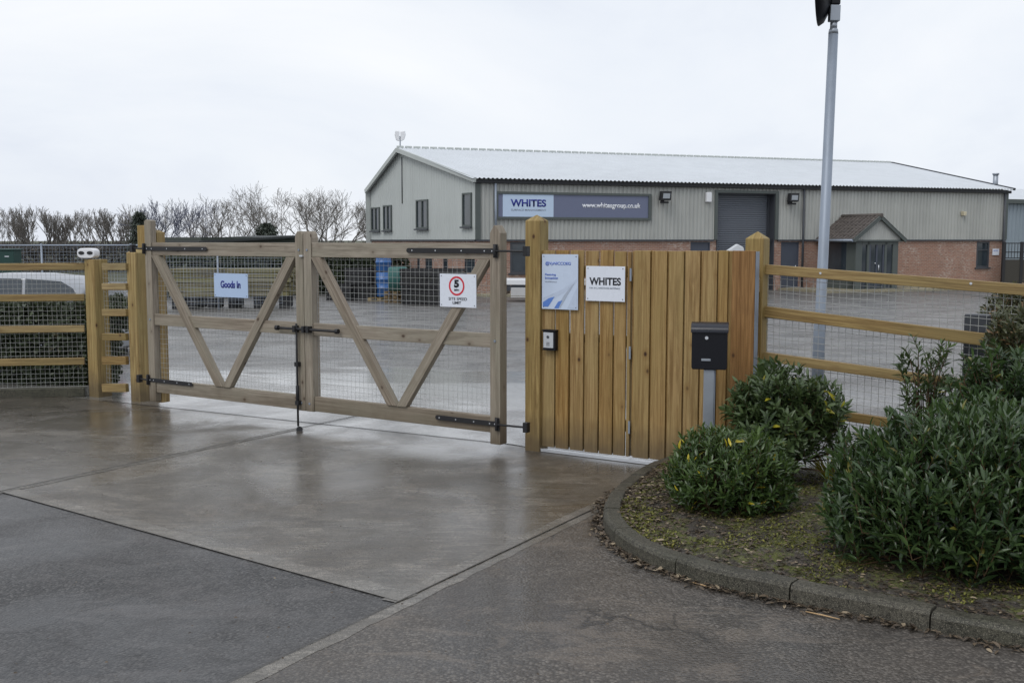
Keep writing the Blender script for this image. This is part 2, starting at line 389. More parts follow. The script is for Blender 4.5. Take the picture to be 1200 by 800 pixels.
M_asph2 = asphalt('dark_blue_asphalt_patch', (.031, .030, .030), (.13, .125, .12), (.056, .052, .050), .32, .62, 78, 1.0, coat=.38)
M_yard = asphalt('yard_planings', (.085, .08, .076), (.25, .24, .23), (.155, .148, .14), .3, .6, 38, 1.0, coat=.4)
def wetyard(m):
    nt = m.node_tree; bs = nt.nodes['Principled BSDF']; w = coords(nt, 'World'); sp = N(nt, 'ShaderNodeSeparateXYZ'); nt.links.new(w, sp.inputs[0])
    n = noise(nt, coords(nt, 'World', (.35, 1, 1)), 1.1, 6, .65, .6); d = math_(nt, 'MULTIPLY_ADD', n, 7.0, math_(nt, 'SUBTRACT', math_(nt, 'MULTIPLY_ADD', math_(nt, 'MAXIMUM', sp.outputs[0], 0.0), -2.8, 11.6), sp.outputs[1]))
    mask = ramp(nt, d, [(0.0, 0.0), (1.0, 1.0)])
    old = bs.inputs['Roughness'].links[0].from_socket; mx = nt.nodes.new('ShaderNodeMix'); mx.data_type = 'FLOAT'
    nt.links.new(mask, mx.inputs[0]); nt.links.new(old, mx.inputs[2]); mx.inputs[3].default_value = .15; nt.links.new(mx.outputs[0], bs.inputs['Roughness'])
    oc = bs.inputs['Base Color'].links[0].from_socket; nt.links.new(mixc(nt, math_(nt, 'MULTIPLY', mask, .7), oc, (.20, .195, .18)), bs.inputs['Base Color'])
    for b in [x for x in nt.nodes if x.type == 'BUMP']: nt.links.new(math_(nt, 'MULTIPLY_ADD', mask, -.92*b.inputs['Strength'].default_value, b.inputs['Strength'].default_value), b.inputs['Strength'])
wetyard(M_yard)
M_path = concrete('footpath', (.26, .24, .17), (.36, .33, .24), .6, .5, .8)

def fieldmat():
    m, nt, bs, nd, lk = newmat('field_grass'); w = coords(nt, 'World')
    n = noise(nt, w, .08, 6, .7); c = mixc(nt, n, (.045, .06, .03), (.09, .085, .05)); lk.new(c, bs.inputs['Base Color']); bs.inputs['Roughness'].default_value = .95
    return m
M_field = fieldmat()
def soilmat():
    m, nt, bs, nd, lk = newmat('soil_and_moss'); w = coords(nt, 'World')
    n1 = noise(nt, w, 55, 6, .75); n2 = noise(nt, w, 4.5, 6, .75, .5); n3 = noise(nt, w, 90, 3, .7)
    c = mixc(nt, ramp(nt, n1, [(.35, 0.0), (.65, 1.0)]), (.028, .022, .016), (.10, .085, .068))
    v = N(nt, 'ShaderNodeTexVoronoi'); v.inputs['Scale'].default_value = 60; lk.new(w, v.inputs['Vector'])
    sc = N(nt, 'ShaderNodeSeparateColor'); lk.new(v.outputs['Color'], sc.inputs[0])
    c = mixc(nt, ramp(nt, sc.outputs[1], [(.88, 0.0), (.93, .5)]), c, (.26, .23, .20))
    mo = math_(nt, 'MULTIPLY', ramp(nt, n2, [(.46, 0.0), (.57, 1.0)]), ramp(nt, n3, [(.35, .2), (.55, 1.0)]))
    c = mixc(nt, mo, c, (.14, .155, .03))
    lk.new(c, bs.inputs['Base Color']); bs.inputs['Roughness'].default_value = .85
    b1 = bump(nt, n1, None, 1.0, .02); bump(nt, v.outputs['Distance'], bs, .8, -.01, b1)
    return m
M_soil = soilmat()

def leafmat(name, dark, light, alt, altp=.97, rough=.33, trans=.12, back=1.35):
    m, nt, bs, nd, lk = newmat(name); rn = attr(nt, 'rnd')
    c = mixc(nt, rn, dark, light)
    c = mixc(nt, ramp(nt, rn, [(altp-.001, 0.0), (altp, 1.0)]), c, alt)
    u = N(nt, 'ShaderNodeUVMap'); sp = N(nt, 'ShaderNodeSeparateXYZ'); lk.new(u.outputs[0], sp.inputs[0])
    mid = math_(nt, 'ABSOLUTE', sp.outputs[1]); c = mixc(nt, ramp(nt, mid, [(.02, .5), (.14, 0.0)]), c, tuple(min(1, x*2.2) for x in light))
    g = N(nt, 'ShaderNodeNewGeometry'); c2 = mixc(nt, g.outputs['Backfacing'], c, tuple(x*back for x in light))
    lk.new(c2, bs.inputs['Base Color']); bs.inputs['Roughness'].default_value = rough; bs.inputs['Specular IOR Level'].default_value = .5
    tr = N(nt, 'ShaderNodeBsdfTranslucent'); lk.new(mixc(nt, .5, c, light), tr.inputs[0])
    mx = N(nt, 'ShaderNodeMixShader'); mx.inputs[0].default_value = trans
    lk.new(bs.outputs[0], mx.inputs[1]); lk.new(tr.outputs[0], mx.inputs[2]); lk.new(mx.outputs[0], nd['Material Output'].inputs[0])
    return m
M_laurel = leafmat('laurel_leaves', (.012, .030, .014), (.060, .100, .032), (.17, .16, .03), .975, .30)
M_laurel2 = leafmat('bright_laurel_leaves', (.022, .048, .014), (.075, .12, .032), (.52, .42, .03), .978, .30)
M_viburn = leafmat('viburnum_leaves', (.026, .050, .018), (.082, .120, .042), (.40, .36, .03), .985, .4)
M_photin = leafmat('russet_shrub_leaves', (.03, .042, .018), (.10, .105, .05), (.20, .12, .06), .72, .45)
M_hedge = leafmat('hedge_leaves', (.016, .026, .014), (.055, .07, .035), (.10, .09, .05), .93, .5)
M_scrub = leafmat('twiggy_scrub', (.045, .04, .036), (.13, .12, .105), (.2, .19, .17), .95, .8)
M_fir = leafmat('conifer_needles', (.035, .046, .038), (.075, .09, .068), (.05, .06, .03), .96, .7)
M_yellow = leafmat('yellow_blades', (.10, .11, .012), (.35, .32, .03), (.5, .42, .03), .8, .45)
M_stem = plain('green_brown_stem', (.09, .055, .03), .6, 0, .3, .3, 20)
M_bark = plain('grey_bark', (.185, .172, .158), .85, 0, .2, .3, 8)
M_bark2 = plain('violet_grey_bark', (.14, .15, .20), .85, 0, .2, .3, 8)
M_litter = leafmat('litter', (.018, .013, .009), (.13, .095, .06), (.30, .24, .16), .93, .6, .05, 1)

# ------------------------------------------------------------------ world and sun
w = bpy.data.worlds.new('World'); scene.world = w; w.use_nodes = True; nt = w.node_tree; nt.nodes.clear()
SUN_EL, SUN_AZ = R(50), R(215)      # azimuth clockwise from +Y
sky = nt.nodes.new('ShaderNodeTexSky'); sky.sky_type = 'NISHITA'; sky.sun_disc = False; sky.sun_elevation = SUN_EL; sky.sun_rotation = SUN_AZ
b1 = nt.nodes.new('ShaderNodeBackground'); b1.inputs[1].default_value = .05; nt.links.new(sky.outputs[0], b1.inputs[0])
tc = nt.nodes.new('ShaderNodeTexCoord'); mp = nt.nodes.new('ShaderNodeMapping'); mp.inputs['Scale'].default_value = (1, 1, 2.6); nt.links.new(tc.outputs['Generated'], mp.inputs[0])
n1 = noise(nt, mp.outputs[0], 1.9, 8, .55, .5)
cl = ramp(nt, n1, [(.28, (.68, .73, .84)), (.50, (.83, .87, .935)), (.72, (.93, .95, .98))])
b2 = nt.nodes.new('ShaderNodeBackground'); b2.inputs[1].default_value = 1.04; nt.links.new(cl, b2.inputs[0])
ms = nt.nodes.new('ShaderNodeMixShader'); ms.inputs[0].default_value = .90; nt.links.new(b1.outputs[0], ms.inputs[1]); nt.links.new(b2.outputs[0], ms.inputs[2])
wo = nt.nodes.new('ShaderNodeOutputWorld'); nt.links.new(ms.outputs[0], wo.inputs[0])
sl = bpy.data.lights.new('sun', 'SUN'); sl.energy = 1.0; sl.angle = R(28); sl.color = (1, .97, .93)
so = bpy.data.objects.new('sun', sl); C.objects.link(so)
sd = Vector((math.sin(SUN_AZ)*math.cos(SUN_EL), math.cos(SUN_AZ)*math.cos(SUN_EL), math.sin(SUN_EL)))
so.rotation_euler = sd.to_track_quat('Z', 'Y').to_euler()
scene.view_settings.view_transform = 'Standard'; scene.view_settings.look = 'None'; scene.view_settings.gamma = 1; scene.view_settings.exposure = 0.1
scene.render.engine = 'CYCLES'; scene.cycles.use_denoising = True

# ------------------------------------------------------------------ text
def text(s, name, mat, parent, x, y, z, width, height, bold=0.0, align='LEFT', depth=.0015):
    """letters standing in the local XZ plane, facing -Y; box lower-left (x,z), fitted to width x height"""
    cu = bpy.data.curves.new(name, 'FONT'); cu.body = s; cu.size = 1; cu.offset = bold; cu.extrude = 0.0
    o = bpy.data.objects.new(name, cu); C.objects.link(o)
    dg = bpy.context.evaluated_depsgraph_get(); me = bpy.data.meshes.new_from_object(o.evaluated_get(dg))
    C.objects.unlink(o); bpy.data.objects.remove(o); me.name = name
    n = len(me.vertices); a = np.empty(n*3, dtype=np.float32); me.vertices.foreach_get('co', a); a = a.reshape(-1, 3)
    mn, mx = a.min(0), a.max(0); sx = width/(mx[0]-mn[0]); sz = height/(mx[1]-mn[1]) if height else sx
    b = np.empty_like(a); b[:, 0] = x+(a[:, 0]-mn[0])*sx; b[:, 1] = y; b[:, 2] = z+(a[:, 1]-mn[1])*sz
    me.vertices.foreach_set('co', b.ravel()); me.materials.clear(); me.materials.append(mat); me.update()
    ob = bpy.data.objects.new(name, me); C.objects.link(ob); ob.parent = parent
    m = ob.modifiers.new('thick', 'SOLIDIFY'); m.thickness = depth; m.offset = 0
    return ob

# ------------------------------------------------------------------ ground
def ground():
    xs = np.concatenate([np.linspace(-900, -60, 15), np.linspace(-50, 60, 56), np.linspace(70, 900, 15)])
    ys = np.concatenate([[-60, -20, 0], np.linspace(3, 13, 6), np.linspace(14, 44, 31), np.linspace(48, 120, 19), np.linspace(150, 3000, 12)])
    v = [(x, y, gz(y)) for y in ys for x in xs]; nx = len(xs)
    def quads(c): return [(j*nx+i, j*nx+i+1, (j+1)*nx+i+1, (j+1)*nx+i) for j in range(len(ys)-1) for i in range(nx-1) if c((xs[i]+xs[i+1])/2, (ys[j]+ys[j+1])/2)]
    for nm, mt, cond in (('yard_ground', M_yard, lambda x, y: y < 62 and -60 < x < 60), ('field_ground', M_field, lambda x, y: not (y < 62 and -60 < x < 60))):
        mb = MB(); mb.v = v; 
        for f in quads(cond): mb.f.append(f); mb.r.append(0); mb.sm.append(False); mb.uv += [(0, 0)]*4
        o = mb.build(nm, mt); tag(o, kind='structure')
ground()
def sheet(name, pts, z, mat, kind='structure', th=0.0):
    z = .004+(z-.004)*.5
    mb = MB(); mb.face([(p[0], p[1], z) for p in pts], [(p[0], p[1]) for p in pts]); o = mb.build(name, mat); tag(o, kind=kind); return o
def inter(a, b, c, d):
    a, b, c, d = [Vector(p[:2]) for p in (a, b, c, d)]; r = b-a; s = d-c
    t = ((c-a).x*s.y-(c-a).y*s.x)/(r.x*s.y-r.y*s.x); q = a+r*t; return Vector((q.x, q.y, 0))

GA, GB = G(192, 479.5), G(572, 530)
FG = Frame(GA, GB)
FP = Frame(G(635, 529), G(780, 547))
a0, b0 = at(888, 309, 8.02), at(1115, 326.5, 7.16)
FR = Frame(a0, b0)
# joint lines
J2a, J2b = G(0, 577), G(468, 706)          # edge between dark patch and slab
J3a, J3b = G(468, 706), G(770, 562)        # edge between slab and road
J1a, J1b = G(0, 577), G(352, 502)
d2 = (J2a-J2b).normalized(); d3 = (J3b-J3a).normalized()
J2far = J2b+d2*9; J3far = J3b+d3*1.6; J3near = J3a-d3*6
back = 3.2
Lg = FG.w(-6.5, .35, 0); Rg = FG.w(6.0, .35, 0)
tl = G(-400, 470)
# brown asphalt road in the foreground
road = [J3near, J3far, FP.w(2.2, .0, 0), FR.w(9, .05, 0), Vector((12, -8, 0)), Vector((-4, -8, 0))]
sheet('asphalt_road', road, .004, M_asph)
patch = [J3near, J2b, J2far, Vector((-14, 4, 0)), Vector((-10, -8, 0)), Vector((-4.2, -8, 0))]
sheet('dark_asphalt_patch', patch, .004, M_asph2)
# concrete apron (up to the threshold) and wet threshold slab beyond it
T0, T1 = G(195, 478), G(590, 520.5)
FT = Frame(T0, T1)
apron = [J2b, J3far, FT.w(6.2, 0, 0), FT.w(-8, 0, 0), J2far]
apron = [J2b+Vector((0, 0, 0)), J3b, FP.w(1.9, .02, 0), FP.w(0.0, .02, 0), FT.w(FT.L, 0, 0), FT.w(-9, 0, 0), J2far]
sheet('concrete_apron', apron, .008, M_conc)
sheet('threshold_slab', [FT.w(-1.0, .012, 0), FT.w(FT.L+.1, .012, 0), FP.w(.1, .03, 0), FP.w(1.6, .03, 0), FP.w(1.0, 1.6, 0), FT.w(-1.6, 2.6, 0)], .0079, M_conc_wet)
def strip(name, p, q, w0, w1, z, mat, side=1):
    p = Vector(p); q = Vector(q); d = (q-p).normalized(); n = Vector((-d.y, d.x, 0))*side
    z = .004+(z-.004)*.5; L = (q-p).length; m = max(2, int(L/.06)); inn, out = [], []
    for k in range(m+1):
        t = k/m; c = p+d*(L*t); ww = w0+(w1-w0)*t
        inn.append(c+n*(.0025*mnoise.noise(c*14)+.002*mnoise.noise(c*50))); out.append(c+n*(ww+min(.012, ww*.35)*(mnoise.noise(c*6+Vector((3, 1, 9)))+.7*mnoise.noise(c*30))))
    mb = MB()
    for a, b_, c_, e in zip(inn, inn[1:], out[1:], out):
        f = [a, b_, c_, e] if side > 0 else [a, e, c_, b_]; mb.face([(v.x, v.y, z) for v in f])
    o = mb.build(name, mat); tag(o, kind='structure'); return o
strip('slab_edge_band', J2b, J2far, .13, .09, .012, M_conc_edge, -1)
strip('slab_edge_band', J3a-d3*0.02, J3b, .09, .07, .0125, M_conc_edge, 1)
strip('road_edge_band', J3near, J3b, .13, .05, .0065, M_conc_edge, -1)
M_joint = plain('joint_sealant', (.06, .055, .047), .5, 0, .4, .3, 30)
strip('slab_joint', J1a-(J1b-J1a).normalized()*4, J1b+(J1b-J1a).normalized()*.9, .020, .018, .0155, M_joint)
strip('slab_joint', J1a-(J1b-J1a).normalized()*4+Vector((0, -.075, 0)), J1b+(J1b-J1a).normalized()*.9+Vector((0, -.06, 0)), .006, .006, .0150, M_joint)
strip('slab_edge_band', J1a-(J1b-J1a).normalized()*4+Vector((0, -.004, 0)), J1b+Vector((0, -.004, 0)), .065, .05, .0122, M_conc_edge, -1)
strip('slab_joint', FT.w(-1, -.004, 0), FT.w(FT.L+.1, -.004, 0), .012, .012, .0165, M_joint)
strip('slab_joint', J2b, J2far, .005, .006, .0160, M_joint, 1)
strip('slab_joint', J3near+d3*.5, J3b, .006, .006, .0170, M_joint, 1)

# ------------------------------------------------------------------ kerb and bed
def catmull(P, n=8):
    out = []
    for i in range(len(P)-1):
        p0, p1, p2, p3 = P[max(i-1, 0)], P[i], P[i+1], P[min(i+2, len(P)-1)]
        for k in range(n):
            t = k/n; out.append(.5*((2*p1)+(p2-p0)*t+(2*p0-5*p1+4*p2-p3)*t*t+(3*p1-p0-3*p2+p3)*t**3))
    out.append(P[-1]); return out
kp = [(781, 547), (758, 557), (733, 573), (715, 590), (707, 607), (708, 622), (718, 637), (738, 652), (766, 666), (805, 680), (850, 692), (900, 702), (945, 712), (1030, 728), (1110, 745), (1200, 762), (1330, 788), (1480, 820)]
KP = catmull([G(*p) for p in kp], 10)
# resample by arc length
def resample(P, step):
    out = [P[0].copy()]; acc = 0
    for a, b in zip(P, P[1:]):
        L = (b-a).length; 
        while acc+L >= step:
            t = (step-acc)/L; a = a.lerp(b, t); out.append(a.copy()); L = (b-a).length; acc = 0
        acc += L
    return out
KP = resample(KP, .05)
def inward(i):
    d = (KP[min(i+1, len(KP)-1)]-KP[max(i-1, 0)]).normalized(); return Vector((-d.y, d.x, 0))   # left of travel = inside the bed
KW, KH = .112, .095
mb = MB(); stone = 9; i = 0
while i < len(KP)-1:
    k = 5 if i < 45 else 13
    j = min(i+k, len(KP)-1); tilt = random.uniform(-.006, .006); rr = random.random()
    def section(q, sh=0):
        n = inward(q); t = (KP[min(q+1, len(KP)-1)]-KP[max(q-1, 0)]).normalized(); p = KP[q]+t*sh+n*(.003*mnoise.noise(KP[q]*9)); z = KH+tilt+.003*mnoise.noise(KP[q]*6+Vector((7, 0, 0)))
        return [p, p+n*.004+Vector((0, 0, z-.022)), p+n*.014+Vector((0, 0, z-.006)), p+n*.03+Vector((0, 0, z)), p+n*(KW-.008)+Vector((0, 0, z)), p+n*KW+Vector((0, 0, z-.01)), p+n*KW]
    S = [section(q, .004 if q == i else (-.004 if q == j else 0)) for q in range(i, j+1)]
    b = len(mb.v)
    for s_ in S: mb.v.extend([tuple(x) for x in s_])
    for a in range(len(S)-1):
        for c in range(6):
            mb.f.append((b+a*7+c, b+(a+1)*7+c, b+(a+1)*7+c+1, b+a*7+c+1)); mb.r.append(rr); mb.sm.append(False); mb.uv += [(0, 0)]*4
    mb.f.append(tuple(b+c for c in range(7))); mb.f.append(tuple(b+(len(S)-1)*7+c for c in reversed(range(7)))); mb.r += [rr]*2; mb.sm += [False]*2; mb.uv += [(0, 0)]*14
    i = j
tag(mb.build('kerb', M_kerb), kind='structure')
# bed soil as a strip mesh between the kerb's inner line and the fence line
inner = [KP[i]+inward(i)*(KW-.004) for i in range(len(KP))]
fl0 = FP.w(1.0, -.03, 0); fl1 = FP.w(FP.u(885, 500), -.03, 0); fl2 = FR.w(0.2, -.0, 0); fl3 = FR.w(6, 0, 0)
fence_line = catmull([inner[0], fl1, fl2, FR.w(2, 0, 0), fl3], 40)
fence_line = [fence_line[int(k*(len(fence_line)-1)/(len(inner)-1))] for k in range(len(inner))]
def soil_h(v, t): return .075+.035*math.sin(math.pi*min(1, t*1.3))+.018*mnoise.noise(Vector((v.x, v.y, 0))*5)+.012*mnoise.noise(Vector((v.x, v.y, 0))*23)
mb = MB(); nr = 70
for a, (p, q) in enumerate(zip(inner, fence_line)):
    for k in range(nr+1):
        t = k/nr; v = p.lerp(q, t); hgt = soil_h(v, t)
        mb.v.append((v.x, v.y, hgt))
for a in range(len(inner)-1):
    for k in range(nr):
        mb.f.append((a*(nr+1)+k, (a+1)*(nr+1)+k, (a+1)*(nr+1)+k+1, a*(nr+1)+k+1)); mb.r.append(0); mb.sm.append(True); mb.uv += [(0, 0)]*4
tag(mb.build('planting_bed_soil', M_soil), kind='structure')
def in_bed_pt():
    a = random.random()*(len(inner)-2); k = int(a); fr_ = a-k; t = random.random()**1.3
    p = inner[k].lerp(inner[k+1], fr_); q = fence_line[k].lerp(fence_line[k+1], fr_); v = p.lerp(q, t); v.z = soil_h(v, t)
    return v

# ------------------------------------------------------------------ leaves
def leaf_arrays(P, D, Nn, L, W, droop):
    """vectorised leaves: base points P, direction D, normal Nn (n,3), length L, width W"""
    n = len(P); S = np.cross(D, Nn); S /= np.linalg.norm(S, axis=1)[:, None]
    Nn = np.cross(S, D)
    ts = np.array([0, .25, .55, .82, 1.0]); ws = np.array([0, .8, 1.0, .55, 0])
    V = np.zeros((n, 11, 3)); idx = 0; UV = np.zeros((11, 2))
    mids = []
    for k, t in enumerate(ts):
        c = P+D*(L*t)[:, None]-Nn*(droop*L*t*t)[:, None]
        if k in (0, 4):
            V[:, idx] = c; UV[idx] = (t, 0); mids.append((idx, None, None)); idx += 1
        else:
            V[:, idx] = c; UV[idx] = (t, 0); m = idx; idx += 1
            up = Nn*(W*.18*ws[k])[:, None]
            V[:, idx] = c+S*(W*.5*ws[k])[:, None]+up; UV[idx] = (t, 1); a = idx; idx += 1
            V[:, idx] = c-S*(W*.5*ws[k])[:, None]+up; UV[idx] = (t, -1); b = idx; idx += 1
            mids.append((m, a, b))
    faces = []
    m0 = mids[0][0]; faces += [(m0, mids[1][1], mids[1][0]), (m0, mids[1][0], mids[1][2])]
    for k in (1, 2): faces += [(mids[k][0], mids[k][1], mids[k+1][1], mids[k+1][0]), (mids[k][0], mids[k+1][0], mids[k+1][2], mids[k][2])]
    m4 = mids[4][0]; faces += [(mids[3][0], mids[3][1], m4), (mids[3][0], m4, mids[3][2])]
    return V, faces, UV
def build_leaves(name, mat, parent, P, D, Nn, L, W, droop, rnd):
    V, faces, UV = leaf_arrays(P, D, Nn, L, W, droop); n = len(P); nv = 11
    flat = np.concatenate([np.array(f) for f in faces]); ln = np.array([len(f) for f in faces])
    loops = (flat[None, :]+(np.arange(n)*nv)[:, None]).ravel(); totals = np.tile(ln, n); starts = np.concatenate([[0], np.cumsum(totals)[:-1]])
    me = bpy.data.meshes.new(name); me.vertices.add(n*nv); me.vertices.foreach_set('co', V.astype(np.float32).ravel())
    me.loops.add(len(loops)); me.loops.foreach_set('vertex_index', loops.astype(np.int32))
    me.polygons.add(len(totals)); me.polygons.foreach_set('loop_start', starts.astype(np.int32)); me.polygons.foreach_set('loop_total', totals.astype(np.int32))
    me.update(calc_edges=True)
    uvl = me.uv_layers.new(name='UVMap'); uvl.data.foreach_set('uv', np.tile(UV[flat], (n, 1)).astype(np.float32).ravel())
    at_ = me.attributes.new('rnd', 'FLOAT', 'FACE'); at_.data.foreach_set('value', np.repeat(rnd, len(faces)).astype(np.float32))
    me.polygons.foreach_set('use_smooth', np.ones(len(totals), dtype=bool)); me.materials.append(mat); me.validate()
    o = bpy.data.objects.new(name, me); C.objects.link(o); o.parent = parent; return o
def unit(a): return a/np.maximum(np.linalg.norm(a, axis=-1, keepdims=True), 1e-9)
def lump(p, s, seed):
    return mnoise.noise(Vector((p[0]*s+seed, p[1]*s, p[2]*s)))
def shrub(name, label, base, rad, height, mat, shoots=500, per=12, L=.075, W=.022, seed=1, cz=.42, up=.55, lumps=.28, shell=(.72, 1.05), twigs=1.0, rz=0, spread=.9, droop=.25, shootlen=.13, low=-.35, stem_mat=None, cat='shrub', group=None):
    g = np.random.default_rng(seed); rx, ry = rad
    root = empty(name, base, rz, label, cat, group)
    Ps, Ds, Ns, Ls, Ws, Rs = [], [], [], [], [], []
    st = MB(); c = np.array([0, 0, height*cz])
    for s in range(shoots):
        d = unit(g.normal(size=3)); 
        if d[2] < low: d[2] = abs(d[2])*.6
        d = unit(d)
        k = (g.random()**.45)*(shell[1]-shell[0])+shell[0]
        k *= 1+lumps*lump(d, 1.9, seed*3.1)+.4*lumps*lump(d, 5, seed*7.7)
        rz_ = height*(1-cz) if d[2] > 0 else height*cz
        tip = c+np.array([d[0]*rx, d[1]*ry, d[2]*rz_])*k
        if tip[2] < .02: tip[2] = .02+g.random()*.05
        ax = unit(d*np.array([1, 1, .8])*(1-up)+np.array([0, 0, up])+g.normal(size=3)*.22)
        sl_ = shootlen*(.6+.8*g.random())
        b0 = tip-ax*sl_
        if g.random() < .55*twigs:
            inner_ = c*np.array([1, 1, .3])+(b0-c*np.array([1, 1, .3]))*.45
            st.tube([inner_, (inner_+b0)/2+g.normal(size=3)*.015, b0, tip], [.006, .004, .003, .0015], 4, g.random(), caps=False)
        e1 = unit(np.cross(ax, g.normal(size=3))); e2 = np.cross(ax, e1); ph = g.random()*6.28; tone = g.random()
        for i in range(per):
            t = (i+.5)/per; ph += 2.4
            rad_ = e1*math.cos(ph)+e2*math.sin(ph)
            ang = (1.25-.75*t)*spread+g.normal()*.12
            D = unit(ax*math.cos(ang)+rad_*math.sin(ang)); Nn = unit(ax*math.sin(ang)-rad_*math.cos(ang)+g.normal(size=3)*.18)
            Ps.append(b0+ax*sl_*t); Ds.append(D); Ns.append(Nn); f = (.5+.75*g.random())*(1-.35*t)
            Ls.append(L*f*1.15); Ws.append(W*f*(.85+.3*g.random())*1.1)
            r_ = np.clip(.25*g.random()+.55*tone+.2*t, 0, .96)
            if g.random() < .018: r_ = .995
            Rs.append(r_)
    build_leaves('foliage', mat, root, np.array(Ps), np.array(Ds), np.array(Ns), np.array(Ls), np.array(Ws), droop, np.array(Rs))
    for k in range(7):
        a = g.random()*6.28; q = np.array([math.cos(a)*rx*.5, math.sin(a)*ry*.5, height*.55])
        st.tube([(q[0]*.15, q[1]*.15, -.05), (q[0]*.5, q[1]*.5, height*.25), tuple(q)], [.014, .011, .006], 5, .3)
    st.build('stem', stem_mat or M_stem, root)
    return root
def bed(x, y): p = G(x, y, .09); return (p.x, p.y, .07)

shrub('laurel_shrub', 'small bright rounded laurel bush with a few yellow leaves, nearest the curved kerb', bed(856, 596), (.39, .36), .52, M_laurel2, 560, 13, .070, .019, 3, cz=.42, lumps=.22, spread=.7, shootlen=.16)
shrub('viburnum_shrub', 'medium open leafy bush standing beside the letterbox post against the wire fence', bed(918, 562), (.40, .34), .80, M_viburn, 430, 12, .085, .027, 5, cz=.5, lumps=.4, up=.5)
shrub('laurel_shrub', 'large dark green laurel bush spreading over the kerb in the right foreground', bed(1150, 652), (.74, .62), .83, M_laurel, 1900, 12, .086, .0225, 9, cz=.40, lumps=.20, up=.60, spread=.62, shootlen=.22)
shrub('tall_shrub', 'tall russet tinged bush at the right edge leaning over the wire fence', (at(1252, 480, 6.7).x, 6.72, .07), (.52, .42), 1.33, M_photin, 1300, 12, .075, .021, 14, cz=.5, lumps=.35, up=.45)
shrub('tall_shrub', 'dark leafy bush between the large laurel and the wire fence', (at(1195, 480, 6.35).x, 6.35, .07), (.42, .36), 1.0, M_laurel, 520, 12, .08, .022, 21, cz=.5, lumps=.35, up=.45)
shrub('wispy_shrub', 'thin wispy upright bush in front of the lower rails of the wire fence', (at(1082, 500, 7.0).x, 7.0, .07), (.17, .16), .98, M_viburn, 80, 10, .075, .018, 33, cz=.55, lumps=.5, up=.6, low=-.6)
shrub('tall_shrub', 'rounded clipped bush behind the wire fence at the far right', (at(1226, 480, 7.9).x+.12, 8.0, 0), (.66, .5), 1.48, M_photin, 2600, 12, .06, .018, 41, cz=.5, lumps=.12)

# yellow strappy plant
root = empty('strappy_plant', bed(972, 560), 0, 'small yellow strappy plant on the soil between the open bush and the large laurel', 'plant')
g = np.random.default_rng(4); n = 60; a = g.random(n)*6.28; t = .25+.5*g.random(n)
D = unit(np.stack([np.cos(a)*t, np.sin(a)*t, np.ones(n)], 1)); P = np.stack([np.cos(a)*.03, np.sin(a)*.03, np.zeros(n)], 1)
build_leaves('foliage', M_yellow, root, P, D, unit(np.stack([-np.cos(a), -np.sin(a), t], 1)+.01), .18+.14*g.random(n), np.full(n, .013), .5, g.random(n))

# mulch, litter, moss
def scatter(name, fn, n, L, W, mat, z, lift=.35):
    P, D, Nn = [], [], []
    for i in range(n):
        p = fn(); a = random.random()*6.28; P.append((p.x, p.y, z(p) if callable(z) else z)); D.append((math.cos(a), math.sin(a), random.uniform(-.05, lift))); Nn.append((random.gauss(0, .3), random.gauss(0, .3), 1))
    Ls = np.array([L*random.uniform(.4, 1.5) for _ in range(n)]); Ws = Ls*W
    o = build_leaves(name, mat, None, np.array(P), unit(np.array(D)), unit(np.array(Nn)), Ls, Ws, .1, rng.random(n)*.99)
    return tag(o, kind='stuff')
tag(scatter('bark_mulch', in_bed_pt, 16000, .026, .45, M_litter, lambda p: p.z+random.uniform(.001, .010)), 'bark chips and leaf litter lying on the bed soil', 'mulch')
def moss_pt():
    while True:
        p = in_bed_pt()
        if mnoise.noise(Vector((p.x, p.y, 0))*2.3)+.35*mnoise.noise(Vector((p.x, p.y, 3))*9) > .02: return p
M_moss = leafmat('moss', (.05, .06, .012), (.20, .20, .04), (.26, .24, .05), .9, .7, .2)
tag(scatter('moss', moss_pt, 26000, .014, .55, M_moss, lambda p: p.z+.002, 1.2), 'yellow green moss and tiny weeds along the kerb side of the bed', 'moss')
def kerb_pt():
    i = min(int(abs(random.gauss(0, 1))*48)+18, len(KP)-2) if random.random() < .75 else random.randrange(10, len(KP)-2)
    return KP[i]-inward(i)*(abs(random.gauss(0, .035)))
tag(scatter('leaf_litter', kerb_pt, 1500, .034, .38, M_litter, .012, .5), 'dark rotting leaves and twigs gathered at the foot of the kerb', 'leaf litter')
for k, (p, q) in enumerate((((812, 682), (836, 689)), ((944, 716), (984, 725)))):
    t_ = MB().tube([G(*p, .012), (G(*p, .014)+G(*q, .014))/2+Vector((0, .004, 0)), G(*q, .012)], [.003, .004, .0025], 5); o = t_.build('dry_stalk', plain('straw%d' % k, (.45, .30, .15)))
    tag(o, ['short pale dry stalk lying in the gutter by the tightest part of the kerb curve', 'longer pale dry stalk lying in the gutter below the middle kerb stones'][k], 'stalk', 'dry stalks by the kerb')
def road_pt():
    return G(random.uniform(-50, 800), random.uniform(540, 840)**1.0)
tag(scatter('road_debris', road_pt, 160, .012, .8, M_litter, .018, .3), 'scattered dark crumbs and grit on the road', 'grit')

